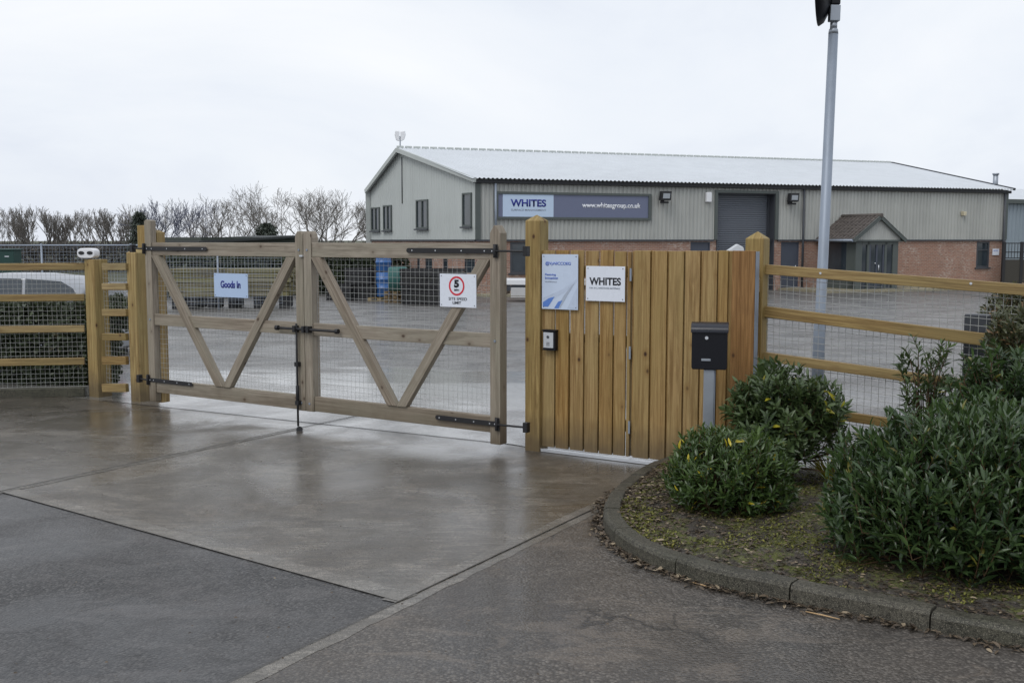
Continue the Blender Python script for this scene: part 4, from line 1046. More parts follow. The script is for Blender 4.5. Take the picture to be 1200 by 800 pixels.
def corrug(fn, L, pitch, depth, zb, zt, mat, name, parent, holes=(), flip=False):
    """fn(u, y, z)->point; y negative = outwards"""
    prof = []; u = 0
    while u < L-1e-6:
        for du, dy in ((0, 0), (.30, 0), (.42, -depth), (.88, -depth)):
            if u+du*pitch < L: prof.append((u+du*pitch, dy))
        u += pitch
    prof.append((L, 0))
    for h in holes:
        for e in (h[0], h[1]): prof.append((e, -depth*.5))
    prof.sort(); mb = MB()
    for (ua_, ya), (ub_, yb) in zip(prof, prof[1:]):
        if ub_-ua_ < 1e-5: continue
        um = (ua_+ub_)/2; segs = [(zb, None)]
        cuts = sorted([(h[2], h[3]) for h in holes if h[0] < um < h[1]])
        lo = zb; spans = []
        for c0, c1 in cuts: spans.append((lo, c0)); lo = c1
        spans.append((lo, None))
        for s0, s1 in spans:
            if s1 is not None and s1 <= s0: continue
            za, zb_ = (s1, s1) if s1 is not None else (zt(ua_), zt(ub_))
            mb.face([fn(ua_, ya, s0), fn(ub_, yb, s0), fn(ub_, yb, zb_), fn(ua_, ya, za)], r=.5)
    return mb.build(name, mat, parent)
def fpt(u, y, z): return (u, y, z)
def fbox(px0, px1, py0, py1, off=0):
    ua_, za = BF.uz(px0, (py0+py1)/2, off); ub_, zb = BF.uz(px1, (py0+py1)/2, off); um = (px0+px1)/2
    return ua_, ub_, BF.z(um, py1, off), BF.z(um, py0, off)
def gbox(px0, px1, py0, py1, off=0):
    ua_ = BG.u(px0, 300, off); ub_ = BG.u(px1, 300, off); um = (px0+px1)/2
    return ua_, ub_, BG.z(um, py1, off), BG.z(um, py0, off)
door = fbox(840, 907.5, 226.5, 281)            # roller door opening (full height)
dl, dr, _, dt = door
corrug(fpt, LF, .20, .035, ZC+.01, lambda u: ZE-.02, M_clad, 'front_cladding', wh, [(dl, dr, ZC-.1, dt)])
corrug(gpt, LGb, .25, .02, ZC+.01, lambda u: groof(u)-.03, M_clads, 'gable_cladding', wh)
# brick bases, with uv in metres
def wallquad(mb, fn, u0, u1, z0, z1, y=0.0):
    mb.face([fn(u0, y, z0), fn(u1, y, z0), fn(u1, y, z1), fn(u0, y, z1)], [(u0, z0), (u1, z0), (u1, z1), (u0, z1)])
def wall_with_holes(fn, L, z0, z1, holes, name, mat, y=0.02, u0=0):
    mb = MB(); us = sorted(set([u0, L]+[e for h in holes for e in (h[0], h[1])]))
    for a_, b_ in zip(us, us[1:]):
        um = (a_+b_)/2; lo = z0
        for h in sorted([h for h in holes if h[0] < um < h[1]], key=lambda h: h[2]):
            if h[2] > lo: wallquad(mb, fn, a_, b_, lo, h[2], y)
            lo = h[3]
        if lo < z1: wallquad(mb, fn, a_, b_, lo, z1, y)
    # reveals
    for (a_, b_, c_, d_) in holes:
        for (p, q) in (((a_, c_), (a_, d_)), ((b_, d_), (b_, c_)), ((a_, d_), (b_, d_)), ((b_, c_), (a_, c_))):
            mb.face([fn(p[0], y, p[1]), fn(q[0], y, q[1]), fn(q[0], y+.12, q[1]), fn(p[0], y+.12, p[1])], [(0, 0), (.5, 0), (.5, .12), (0, .12)])
    return mb.build(name, mat, wh)
wins_f = [fbox(598, 625, 283.5, 320), fbox(1144.5, 1159.5, 283, 313.5)]
doors_f = [fbox(809, 832, 283.5, 345), fbox(915, 936, 283.5, 345)]
doors_f = [(a_, b_, ZG, d_) for a_, b_, c_, d_ in doors_f]
wall_with_holes(fpt, LF, ZG-.1, ZC, wins_f+doors_f+[(dl, dr, ZG-.1, ZC)], 'brick_base', M_brick)
wins_gb = [gbox(474, 478.5, 303, 318), gbox(488.5, 491.5, 303, 318), gbox(498, 506, 303, 318), gbox(519, 524, 303, 319), gbox(544, 556, 302, 320)]
wall_with_holes(gpt, LGb, ZG-.1, ZC, wins_gb, 'brick_base', M_brick)
def window(fn, box, y, parent, split=1, fw=.07, sill=True, tr=None):
    u0, u1, z0, z1 = box; mb = MB()
    def bx(a, b, c, d, ya=y-.05, yb=y+.05):
        vs = [fn(uu, yy, zz) for uu in (a, b) for yy in (ya, yb) for zz in (c, d)]
        mb.poly(vs, [(0, 1, 3, 2), (4, 6, 7, 5), (0, 4, 5, 1), (2, 3, 7, 6), (0, 2, 6, 4), (1, 5, 7, 3)])
    bx(u0, u0+fw, z0, z1); bx(u1-fw, u1, z0, z1); bx(u0+fw, u1-fw, z1-fw, z1); bx(u0+fw, u1-fw, z0, z0+fw)
    for k in range(1, split): c = u0+(u1-u0)*k/split; bx(c-fw*.45, c+fw*.45, z0+fw, z1-fw)
    if tr: zz = z0+(z1-z0)*tr; bx(u0+fw, u1-fw, zz-fw*.4, zz+fw*.4, y-.048, y+.048)
    f = mb.build('window', M_darkgrey if not hasattr(window, 'm') else window.m, parent)
    mb = MB(); mb.face([fn(u0+fw, y+.0, z0+fw), fn(u1-fw, y+.0, z0+fw), fn(u1-fw, y+.0, z1-fw), fn(u0+fw, y+.0, z1-fw)]); mb.build('pane', M_glass, f)
    if sill:
        mb = MB(); c0, c1 = u0-.08, u1+.08
        vs = [fn(uu, yy, zz) for uu in (c0, c1) for yy in (y-.12, y-.04) for zz in (z0-.07, z0-.002)]
        mb.poly(vs, [(0, 1, 3, 2), (4, 6, 7, 5), (0, 4, 5, 1), (2, 3, 7, 6), (0, 2, 6, 4), (1, 5, 7, 3)]); mb.build('sill', M_darkgrey, f)
    return f
window.m = M_greentrim
for b_ in (gbox(437, 446.5, 243, 270.5), gbox(451, 460.5, 240.5, 270), gbox(489.5, 503, 234, 268)): window(gpt, b_, -.04, wh, 2)
window(gpt, gbox(543.5, 554, 226, 265.5), -.04, wh, 1)
window.m = M_darkgrey
for b_ in wins_gb: window(gpt, b_, .07, wh, 1, .05, False)
for b_ in wins_f: window(fpt, b_, .07, wh, 1, .09, True, .68)
# doors
for k, b_ in enumerate(doors_f):
    mb = MB(); u0, u1, z0, z1 = b_; mb.box(u0+.05, u1-.05, .08, .12, z0, z1-.05); mb.box(u0, u0+.05, .04, .13, z0, z1); mb.box(u1-.05, u1, .04, .13, z0, z1); mb.box(u0+.05, u1-.05, .04, .13, z1-.05, z1, 'x')
    d_ = mb.build('door', M_doorblue, wh); mb = MB(); mb.tube([(u1-.15, .05, ZG+1.0), (u1-.15, .05, ZG+1.15)], .02, 6); build_split(mb, 'handle', M_silver, d_)
# roller door: curved slats, frame
mb = MB(); z = ZG; r_ = 0
while z < dt:
    zn = min(z+.1, dt)
    for (za, ya, zb_, yb) in ((z, .45, z+.03, .425), (z+.03, .425, z+.07, .425), (z+.07, .425, zn, .45)):
        mb.face([(dl, ya, za), (dr-.0, ya, za), (dr-.0, yb, min(zb_, dt)), (dl, yb, min(zb_, dt))])
    z = zn
rd = mb.build('roller_door', plain('roller_shutter_grey', (.13, .145, .17), .42, .1, .5, .1, 2), wh)
mb = MB()
for x in (dl+.001, dr-.031): mb.box(x, x+.03, -.03, .46, ZG, dt-.001)
mb.box(dl+.032, dr-.032, -.03, .46, dt-.031, dt-.001, 'x'); mb.box(dl+.032, dl+.14, .36, .42, ZG, dt-.04); mb.box(dr-.14, dr-.032, .36, .42, ZG, dt-.04); mb.build('frame', M_darkgrey, rd)
mb = MB(); mb.box(dl-.16, dl-.002, -.09, -.0, ZC+.0, dt+.12); mb.box(dr+.002, dr+.18, -.09, -.0, ZC+.0, dt+.12); mb.box(dl-.001, dr+.001, -.088, -.0, dt+.001, dt+.118, 'x'); mb.build('door_surround', M_greentrim, wh)
# trims
mb = MB()
mb.box(-.0, dl-.17, -.07, -.0, ZC-.06, ZC+.01, 'x'); mb.box(dr+.19, LF, -.07, -.0, ZC-.06, ZC+.01, 'x'); mb.build('base_drip_trim', M_darkgrey, wh)
mb = MB(); vs = [gpt(u, y, z) for u in (0, LGb-.01) for y in (-.06, .0) for z in (ZC-.06, ZC+.01)]
mb.poly(vs, [(0, 1, 3, 2), (4, 6, 7, 5), (0, 4, 5, 1), (2, 3, 7, 6), (0, 2, 6, 4), (1, 5, 7, 3)]); mb.build('base_drip_trim', M_darkgrey, wh)
mb = MB(); mb.box(-.03, .20, -.075, .0, ZC+.02, ZE-.05); mb.box(LF-.2, LF+.03, -.075, .0, ZC+.02, ZE-.05); build_split(mb, 'corner_trim', M_greentrim, wh)
# roof: front slope sheet (corrugated), back slope, ridge
AL = wl(AP); RR = wl(at(1045, 189, 61.3)); EL_ = Vector((-.25, -.30, ZE-.02)); ER = Vector((LF+.18, -.30, ZE-.02)); RRz = AL.z+(-.02)
RR = Vector((RR.x, RR.y, AL.z))
BLf = gpt(-.0, 0, ZEL); BRf = BLf+(RR-AL)
AG = gpt(ua, -.25, ZA)
mb = MB(); nrb = 150; pro = ((0, 0), (.35, 0), (.5, .04), (.85, .04))
def lerp(a, b, t): return a+(b-a)*t
pts = []
for k in range(nrb):
    for du, dz in pro: pts.append(((k+du)/nrb, dz))
pts.append((1, 0))
for (ta, za), (tb, zb) in zip(pts, pts[1:]):
    a0_, a1_ = lerp(EL_, ER, ta), lerp(AG, RR, ta); b0_, b1_ = lerp(EL_, ER, tb), lerp(AG, RR, tb)
    A_, B_ = Vector((0, 0, za)), Vector((0, 0, zb))
    mb.face([a0_+A_, b0_+B_, b1_+B_, a1_+A_])
rf = mb.build('roof', M_roof, wh)
mb = MB(); L2 = gpt(-.1, -.25, ZEL-.03); mb.face([AG, RR, RR+(L2-AG), L2]); mb.build('rear_roof', M_roof, wh)
mb = MB(); q1 = wl(P1+Vector((0, 0, 0))); RRb = Vector((RR.x, RR.y, 0)); 
mb.face([(LF, 0, ZG), (RR.x, RR.y, ZG), (RR.x, RR.y, RR.z-.05), (LF, 0, ZE-.05)]); mb.face([(RR.x, RR.y, ZG), tuple(RR+(L2-AG))[:2]+(ZG,), tuple(RR+(L2-AG)), tuple(RR)])
bk = RR+(L2-AG); mb.face([(bk.x, bk.y, ZG), (L2.x, L2.y, ZG), tuple(L2), tuple(bk)]); mb.build('rear_walls', M_clads, wh)
def bar(name, a, b, w_, t_, mat, parent, nrm=(0, 0, 1)):
    m_ = MB(); m_.beam(a, b, w_, t_, nrm, 0); return m_.build(name, mat, parent)
mb = MB(); nn = 70
for k in range(nn):
    mb.tube([lerp(AG, RR, (k+.02)/nn)+Vector((0, 0, .05)), lerp(AG, RR, (k+.80)/nn)+Vector((0, 0, .05))], .075, 6, 0, True, False)
mb.build('ridge_cap', M_clads, wh)
dn = Vector((0, 0, -1)); M_fascia = M_darkgrey
mb = MB(); mb.box(-.15, LF+.1, -.20, -.10, ZE-.20, ZE-.06, 'x'); mb.build('gutter', M_dark, wh, .02)
mb = MB(); mb.box(.0, LF, -.098, -.02, ZE-.12, ZE-.04, 'x'); mb.build('fascia', M_darkgrey, wh)
for (a_, b_) in ((gpt(LGb+.25, -.16, ZE+.0), AG+Vector((0, 0, .0))), (AG, L2)):
    m_ = MB(); n2 = (BG.n); m_.beam(Vector(a_)+Vector((0, 0, -.08)), Vector(b_)+Vector((0, 0, -.08)), .20, .10, MIi.to_3x3() @ BG.n, 0); m_.build('barge_board', M_clads, wh)
bar('verge_trim', ER+Vector((0, 0, .03)), RR+Vector((0, 0, .03)), .16, .12, M_darkgrey, wh)
for px in (580.5 , 941, 1176.0):
    u = BF.u(px, 260, -.1); mb = MB(); mb.tube([(u, -.14, ZG+.1 if px > 600 else ZC-.1), (u, -.14, ZE-.2)], .055, 8); mb.build('downpipe', M_galvpole if px < 600 else M_darkgrey, wh)
m_ = MB(); m_.tube([gpt(ua+.1, -.04, ZA-.4), gpt(ua+.1, -.04, groof(ua)-2.6)], .025, 6); m_.build('conduit', M_darkgrey, wh)
# flue
u = BF.u(1163, 215, 1.0); fl = MB(); fl.tube([(u, .8, ZE-.1), (u, .8, ZE+.85)], .13, 12); fl.tube([(u, .8, ZE+.80), (u, .8, ZE+.88)], .17, 12); fl.build('flue', M_galv, wh)
# porch
pu0, pu1 = BF.u(1000.5, 281, -2.8), BF.u(1062, 281, -2.8); pz = BF.z(1030, 252.6, -2.8); pm = (pu0+pu1)/2; pe = ZC+.0
po = empty('porch', (0, 0, 0)); po.parent = wh
mb = MB(); c0, c1 = pu0+.28, pu1-.28
for (x0_, x1_) in ((c0, c0+.35), (pm-.55, pm-.43), (pm+.43, pm+.55), (c1-.30, c1)): mb.box(x0_, x1_, -2.62, -2.50, ZG, pe-.02)
mb.box(c0+.36, c1-.31, -2.62, -2.50, pe-.22, pe-.02, 'x')
mb.box(c0, c0+.1, -2.49, -1.95, ZG, pe-.02); mb.box(c0, c0+.1, -.4, -.0, ZG, pe-.02); mb.box(c0, c0+.08, -2.49, -.4, ZG, ZG+.5, 'y'); mb.box(c1-.1, c1, -2.49, -.0, ZG, pe-.02, 'y')
mb.build('frame', M_greentrim, po)
mb = MB(); mb.face([(c0+.35, -2.56, ZG+.1), (pm-.55, -2.56, ZG+.1), (pm-.55, -2.56, pe-.22), (c0+.35, -2.56, pe-.22)]); mb.face([(pm-.43, -2.56, ZG+.1), (pm+.43, -2.56, ZG+.1), (pm+.43, -2.56, pe-.22), (pm-.43, -2.56, pe-.22)]); mb.face([(pm+.55, -2.56, ZG), (c1-.3, -2.56, ZG), (c1-.3, -2.56, pe-.22), (pm+.55, -2.56, pe-.22)])
mb.face([(c0+.05, -1.95, ZG+.5), (c0+.05, -.4, ZG+.5), (c0+.05, -.4, pe-.02), (c0+.05, -1.95, pe-.02)]); mb.build('pane', M_glass, po)
mb = MB(); mb.box(pm-.04, pm+.04, -2.60, -2.53, ZG+.1, pe-.23); mb.box(pm-.42, pm-.34, -2.60, -2.53, ZG+.1, pe-.23); mb.box(pm+.34, pm+.42, -2.60, -2.53, ZG+.1, pe-.23); mb.build('door', M_doorblue, po)
mb = MB(); mb.tube([(pm+.09, -2.64, ZG+.95), (pm+.09, -2.64, ZG+1.2)], .025, 6); mb.tube([(pm-.12, -2.64, ZG+1.25), (pm-.12, -2.64, ZG+1.3)], .03, 6); build_split(mb, 'handle', M_silver, po)
corrug(lambda u, y, z: (pu0+.2+u, -2.66+y, z), pu1-pu0-.4, .12, .012, pe+.0, lambda u: pe+(pz-pe)*max(0, 1-abs(u-(pu1-pu0-.4)/2)/((pu1-pu0)/2))-.06, M_clad, 'gable_front', po)
mb = MB(); mb.box(pu0+.1, pu1-.1, -2.72, -2.6, pe-.08, pe-.001, 'x')
mb.build('eaves_beam', M_greentrim, po)
for s_ in (-1, 1):
    xe = pu0 if s_ < 0 else pu1
    m_ = MB(); m_.beam((xe, -2.80, pe-.05), (pm, -2.80, pz-.06), .16, .07, (0, 1, 0), 0); m_.build('barge_board', M_greentrim, po)
    m_ = MB(); ncr = 7; 
    for k in range(ncr):           # tile courses stepping up the slope, each with rolls
        t0, t1 = k/ncr, (k+1)/ncr+.02
        xa, xb = lerp(xe, pm, t0), lerp(xe, pm, min(t1, 1)); za, zb = lerp(pe, pz, t0)+.045, lerp(pe, pz, min(t1, 1))+.005
        y = -2.85; j = 0
        while y < -.0:
            hh = .035*(j % 2); m_.face([(xa, y, za+hh), (xa, y+.14, za+hh), (xb, y+.14, zb+hh), (xb, y, zb+hh)]); m_.face([(xa, y, za+hh), (xa, y, za-.05), (xa, y+.14, za-.05), (xa, y+.14, za+hh)])
            if j: m_.face([(xa, y, za), (xb, y, zb), (xb, y, zb+.035), (xa, y, za+.035)])
            y += .14; j += 1
    m_.build('porch_roof', M_tile, po)
m_ = MB(); m_.tube([(pm, -2.86, pz+.02), (pm, 0, pz+.02)], .09, 8); m_.build('ridge_tiles', M_tile, po)
m_ = MB(); m_.tube([(pu0-.05, -2.8, pe-.03), (pu0-.05, -.1, pe-.03)], .06, 8); m_.build('porch_gutter', M_galvpole, po)

# things fixed on the warehouse
def on_front(px, py, off): u, z = BF.uz(px, py, off); return BF.w(u, off, z), u, z
u0, u1, z0, z1 = fbox(579.8, 763, 225.8, 257.5, -.1)
sg = empty('building_sign', BF.w(u0, -.05, z0), BF.a, 'long slate blue company sign board with a pale panel on the warehouse front', 'sign'); W, h = u1-u0, z1-z0
mb = MB(); t = .10; mb.box(0, W, -.10, 0, 0, t, 'x'); mb.box(0, W, -.10, 0, h-t, h, 'x'); mb.box(0, t*1.4, -.10, 0, t+.001, h-t-.001); mb.box(W-t*1.4, W, -.10, 0, t+.001, h-t-.001); mb.build('frame', M_greentrim, sg)
mb = MB(); mb.box(t*1.4, W-t*1.4, -.05, -.03, t, h-t); mb.build('panel', M_signslate, sg)
xa, xb = W*.048, W*.362; mb = MB(); mb.box(xa, xb, -.065, -.052, t+.01, h-t-.01); mb.build('pale_panel', M_lightblue, sg)
text('WHITES', 'lettering', M_navy, sg, lerp(xa, xb, .15), -.069, h*.46, (xb-xa)*.70, h*.27, .032, depth=.006)
text('SURFACE MANAGEMENT', 'lettering', M_inkgrey, sg, lerp(xa, xb, .16), -.069, h*.31, (xb-xa)*.69, h*.07, .005, depth=.006)
text('www.whitesgroup.co.uk', 'lettering', M_lettwhite, sg, W*.545, -.055, h*.39, W*.385, h*.25, .025, depth=.006)
for k, (px, py) in enumerate(((779, 229.5), (929, 231.5))):
    p, u, z = on_front(px, py, -.35)
    fl = empty('floodlight', p, BF.a, ['black floodlight beside the right end of the long company sign', 'black floodlight between the roller door and the downpipe'][k], 'floodlight', 'wall floodlights')
    mb = MB(); mb.prism([(-.24, -.2), (.24, -.2), (.28, .2), (-.20, .2)], -.15, .12, 0); mb.build('housing', M_dark, fl, .02)
    mb = MB(); mb.prism([(-.17, -.12), (.17, -.12), (.19, .10), (-.15, .10)], -.16, -.151, 0); mb.build('lens', plain('flood_lens%d' % k, (.3, .33, .36), .2), fl)
    mb = MB(); mb.box(-.04, .04, .1, .36, -.3, -.15); mb.box(-.2, .2, .0, .05, -.33, -.25, 'x'); mb.build('bracket', M_dark, fl)
p, u, z = on_front(830, 231, -.1); mb = MB(); mb.prism([(-.13, -.22), (.13, -.22), (.13, .18), (.09, .22), (-.09, .22), (-.13, .18)], -.1, .06, 0); o = mb.build('alarm_box', M_white, None, .015); o.location = p; o.rotation_euler = (0, 0, BF.a); tag(o, 'white alarm box on the cladding just left of the roller door', 'alarm box')
p, u, z = on_front(1128.5, 250.5, -.1); mb = MB(); mb.prism([(-.07, -.10), (.09, -.10), (.12, .1), (-.10, .12)], -.15, .06, 0); o = mb.build('security_light', plain('aged_cream', (.55, .5, .36), .5), None, .02); o.location = p; o.rotation_euler = (0, 0, BF.a); tag(o, 'small cream security light high on the wall right of the porch', 'wall light')
s5, W, h = sign('notice_sign', 'small white notice on the brick beside the far right window', BF, 1163, 291.5, 1171, 299, -.03, M_signw, screws=False, thick=.01)
text('NOTICE', 'lettering', M_inkblue, s5, W*.15, -.004, h*.6, W*.7, h*.2, .01)
# wifi / dish aerial on the gable apex
aq = Vector((AP.x, AP.y, ZA)); ant = empty('roof_aerial', (aq.x+.02, aq.y, ZA+.02), 0, 'pale twin panel aerial on a short mast at the gable peak', 'aerial')
mb = MB(); mb.tube([(0, 0, -.2), (0, 0, .55)], .03, 8); mb.build('mast', M_galv, ant)
mb = MB(); mb.prism([(-.18, .35), (-.03, .30), (-.02, .78), (-.22, .80), (-.25, .6)], -.12, -.04, 0); mb.prism([(.03, .30), (.20, .38), (.28, .62), (.24, .80), (.02, .76)], -.10, -.02, 0); build_split(mb, 'panel', M_white, ant, .03)
# lamp low on the gable
q = BG.w(BG.u(466+ .0, 276), -.1, BG.z(521, 277)); 
# footpath along the building
FPZ = ZG+.10
mb = MB(); mb.box(dr+.3, LF+2, -3.4, .0, ZG-.1, FPZ, 'x'); mb.box(.0, dl-.3, -1.2, .0, ZG-.1, FPZ, 'x'); o = mb.build('footpath', M_path, None); o.location = (P0.x, P0.y, 0); o.rotation_euler = (0, 0, BF.a); tag(o, kind='structure')

# second building on the right
q0 = at(1180, 281, 66); q1 = at(1330, 281, 70); FB2 = Frame(q0, q1)
b2_ = empty('shed', (q0.x, q0.y, 0), FB2.a, 'blue grey clad shed behind the right end of the warehouse', 'building')
z2_ = at(1190, 234, 66.5).z
corrug(lambda u, y, z: (u-3, y, z), FB2.L+3, .3, .04, ZG-.1, lambda u: z2_, M_cladblue, 'wall', b2_)
mb = MB(); mb.prism([(-3.3, z2_-.25), (FB2.L+.3, z2_-.25), (FB2.L+.3, z2_), (-3.3, z2_)], -.3, -.06, 0); mb.build('fascia', M_greentrim, b2_)
mb = MB(); mb.face([(-3.3, -.3, z2_+.003), (FB2.L+.3, -.3, z2_+.003), (FB2.L+.3, 9, z2_+1.2), (-3.3, 9, z2_+1.2)]); mb.build('roof', M_roof, b2_)
mb = MB(); mb.face([(FB2.L, 0, ZG), (FB2.L, 9, ZG), (FB2.L, 9, z2_+1.1), (FB2.L, 0, z2_)]); mb.face([(-3, 0, ZG), (-3, 9, ZG), (-3, 9, z2_+1.1), (-3, 0, z2_)]); mb.build('side_wall', M_cladblue, b2_)
# dark steel gate beside the warehouse
q0 = at(1176, 281, 54.4); q1 = at(1235, 281, 54.4); FD = Frame(q0, q1)
sg_ = empty('steel_gate', (q0.x, q0.y, 0), 0, 'dark solid lower and barred upper yard gate at the right end of the warehouse', 'gate')
mb = MB(); L_ = FD.L; 
for x in (0.05, .95, 1.9, L_): mb.box(x-.07, x+.07, -.05, .05, ZG, 1.65)
build_split(mb, 'post', M_dark, sg_)
mb = MB(); mb.box(.12, L_, -.02, .02, ZG+.05, .75, 'x'); mb.build('board_panel', plain('dark_timber', (.045, .042, .035), .8), sg_)
mb = MB(); 
for z in (.8, 1.1, 1.55): mb.box(.1, L_, -.015, .015, z, z+.05, 'x')
for k in range(int(L_/.15)): mb.box(.13+k*.15, .15+k*.15, -.01, .01, .8, 1.55)
mb.build('bars', M_dark, sg_)

# ------------------------------------------------------------------ yard clutter seen through the gates
def yb(px, py): # ground point in the sloping yard
    Y = 20
    for _ in range(30):
        p = G(px, py, gz(Y)); Y = p.y
    return p
# black crates stacks
def crate(stackname, label, px0, px1, pyb, pyt, rows, cols, mat, cat, group=None, nm='crate', dp=1.0):
    p = yb((px0+px1)/2, pyb); Wd = (px1-px0)/F*p.y; Ht = (pyb-pyt)/F*p.y
    return p, Wd, Ht
M_crate = plain('black_plastic_crate', (.018, .018, .02), .5, 0, .4, .2, 4)
proto = None; labs = []
def make_crate(w_, d_, h_):
    root = empty('plastic_crate'); 
    mb = MB(); t = .03
    mb.box(-w_/2, w_/2, -d_/2, d_/2, 0, .05, 'x')
    for s_ in (-1, 1):
        for zz in (.08, .30*h_/.6+.05, h_-.12): mb.box(-w_/2, w_/2, s_*d_/2-.015*s_-t/2, s_*d_/2-.015*s_+t/2, zz, zz+.10, 'x'); 
        for zz in (.08, .30*h_/.6+.05, h_-.12): mb.box(s_*w_/2-.018*s_-t/2, s_*w_/2-.018*s_+t/2, -d_/2+.04, d_/2-.04, zz, zz+.099, 'y')
        for k in range(7): x = -w_/2+.05+(w_-.1)*k/6; mb.box(x-.03, x+.03, s_*d_/2-.03*s_-.01, s_*d_/2-.03*s_+.01, .05, h_-.03)
    mb.build('body', M_crate, root)
    mb = MB(); mb.box(-w_/2+.04, w_/2-.04, -d_/2+.05, d_/2-.05, .051, h_-.14); build_split(mb, 'contents', plain('crate_contents', (.03, .032, .03), .8), root)
    return root
proto = make_crate(1.05, 1.0, .62)
pos = ['bottom left crate of the black stack left of the blue drums', 'bottom right crate of the black stack left of the blue drums', 'upper crate of the black stack left of the blue drums', 'lower black crate standing directly right of the yellow pallet load', 'upper black crate standing directly right of the yellow pallet load', 'lower black crate behind the speed limit sign', 'upper black crate behind the speed limit sign']
spots = [(404, 351.5, 0), (433, 351.5, 0), (425, 351.5, .625), (492, 356, 0), (492, 356, .625), (524, 357, 0), (524, 357, .625)]
for k, ((px, py, dz), lab) in enumerate(zip(spots, pos)):
    o = proto if k == 0 else copy_tree(proto); p = yb(px, py); o.location = (p.x, p.y, gz(p.y)+dz); o.rotation_euler = (0, 0, R(-18+random.uniform(-6, 6))); tag(o, lab, 'crate', 'black plastic crates in the yard')
# blue drums
M_drum = plain('blue_drum_plastic', (.035, .12, .33), .35, 0, .5, .15, 3)
def make_drum():
    root = empty('plastic_drum'); mb = MB(); r = .29
    mb.tube([(0, 0, 0), (0, 0, .03), (0, 0, .3), (0, 0, .31), (0, 0, .35), (0, 0, .36), (0, 0, .62), (0, 0, .63), (0, 0, .67), (0, 0, .68), (0, 0, .88), (0, 0, .92)], [r*.93, r, r, r*1.05, r*1.05, r, r, r*1.05, r*1.05, r, r, r*.9], 20); mb.build('body', M_drum, root)
    mb = MB(); mb.tube([(.12, 0, .92), (.12, 0, .95)], .05, 10); mb.tube([(-.12, 0, .92), (-.12, 0, .95)], .05, 10); build_split(mb, 'cap', M_dark, root); return root
pd = make_drum(); bp = yb(450, 352)
pallet_h = .15
for k, (dx, dz, lab) in enumerate(((0, pallet_h, 'lower blue plastic drum of the pair beside the black crates'), (0, pallet_h+.96, 'upper blue plastic drum stacked on the other one'))):
    o = pd if k == 0 else copy_tree(pd); o.location = (bp.x+dx, bp.y, gz(bp.y)+dz); tag(o, lab, 'drum', 'blue plastic drums')
def pallet(loc, rz, label, h=.14, w_=1.2, d_=1.0, layers=1, mat=None, name='pallet', cat='pallet'):
    root = empty(name, loc, rz, label, cat)
    mb = MB()
    for l in range(layers):
        z = l*.145
        for k in range(3): mb.box(-w_/2, w_/2, -d_/2+(d_-.1)*k/2, -d_/2+(d_-.1)*k/2+.1, z, z+.022, 'x')
        for k in range(3):
            for j in range(3): x = -w_/2+(w_-.14)*j/2; y = -d_/2+(d_-.1)*k/2; mb.box(x, x+.14, y, y+.1, z+.023, z+.10)
        for k in range(6): x = -w_/2+(w_-.1)*k/5; mb.box(x, x+.1, -d_/2, d_/2, z+.101, z+.122, 'y')
    mb.build('slats', mat or M_rail, root); return root
pallet((bp.x, bp.y, gz(bp.y)), R(-15), 'timber pallet under the blue drums', layers=1, w_=.9)
yp = yb(470, 354); pallet((yp.x, yp.y, gz(yp.y)), R(-20), 'yellow timber pallet stack between the blue drums and the black crates', layers=3, w_=.85, mat=M_board)
mb = MB(); mb.tube([(0, 0, .0), (0, 0, .78), (0, 0, .84)], [.36, .36, .30], 14); gq = mb.build('green_tub', plain('dark_green_tub', (.03, .12, .11), .5), None); gq.location = (yp.x-.1, yp.y, gz(yp.y)+.43); tag(gq, 'dark green tub standing on the yellow pallets', 'tub')

# white flatbed trailer
tp = yb(600, 353); tr_ = empty('flatbed_trailer', (tp.x+1.2, tp.y+.2, gz(tp.y)), R(-8), 'white flatbed trailer seen between the right gate leaf and the tall gatepost', 'trailer')
mb = MB(); mb.box(-1.55, 1.6, -.75, .75, .62, .82, 'x'); mb.build('bed', M_white, tr_, .02)
mb = MB(); mb.box(-1.3, 1.5, -.7, -.62, .40, .6, 'x'); mb.box(-1.3, 1.5, .62, .7, .40, .6, 'x'); mb.box(-1.45, -1.38, -.7, .7, .25, .60, 'y'); build_split(mb, 'chassis_member', M_darkgrey, tr_)
mb = MB(); mb.box(-1.15, -.25, -.765, -.70, .22, .52, 'x'); mb.box(-1.15, -.1, -.78, -.71, .16, .2, 'x'); mb.build('side_locker', plain('light_grey_locker', (.5, .5, .5), .4), tr_, .01)
for x in (.3, .95):
    for y in (-.68, .68):
        mb = MB(); mb.tube([(x, y-.08, .29), (x, y+.08, .29)], .29, 20); wq = mb.build('wheel', M_dark, tr_); mb = MB(); mb.tube([(x, y-.09, .29), (x, y+.09, .29)], .15, 14); mb.build('rim', M_galv, wq)
mb = MB(); mb.prism([(-1.5, .68), (-1.38, .68), (-1.38, .76), (-1.5, .76)], -.757, -.751, 0); mb.build('marker', M_darkgrey, tr_)

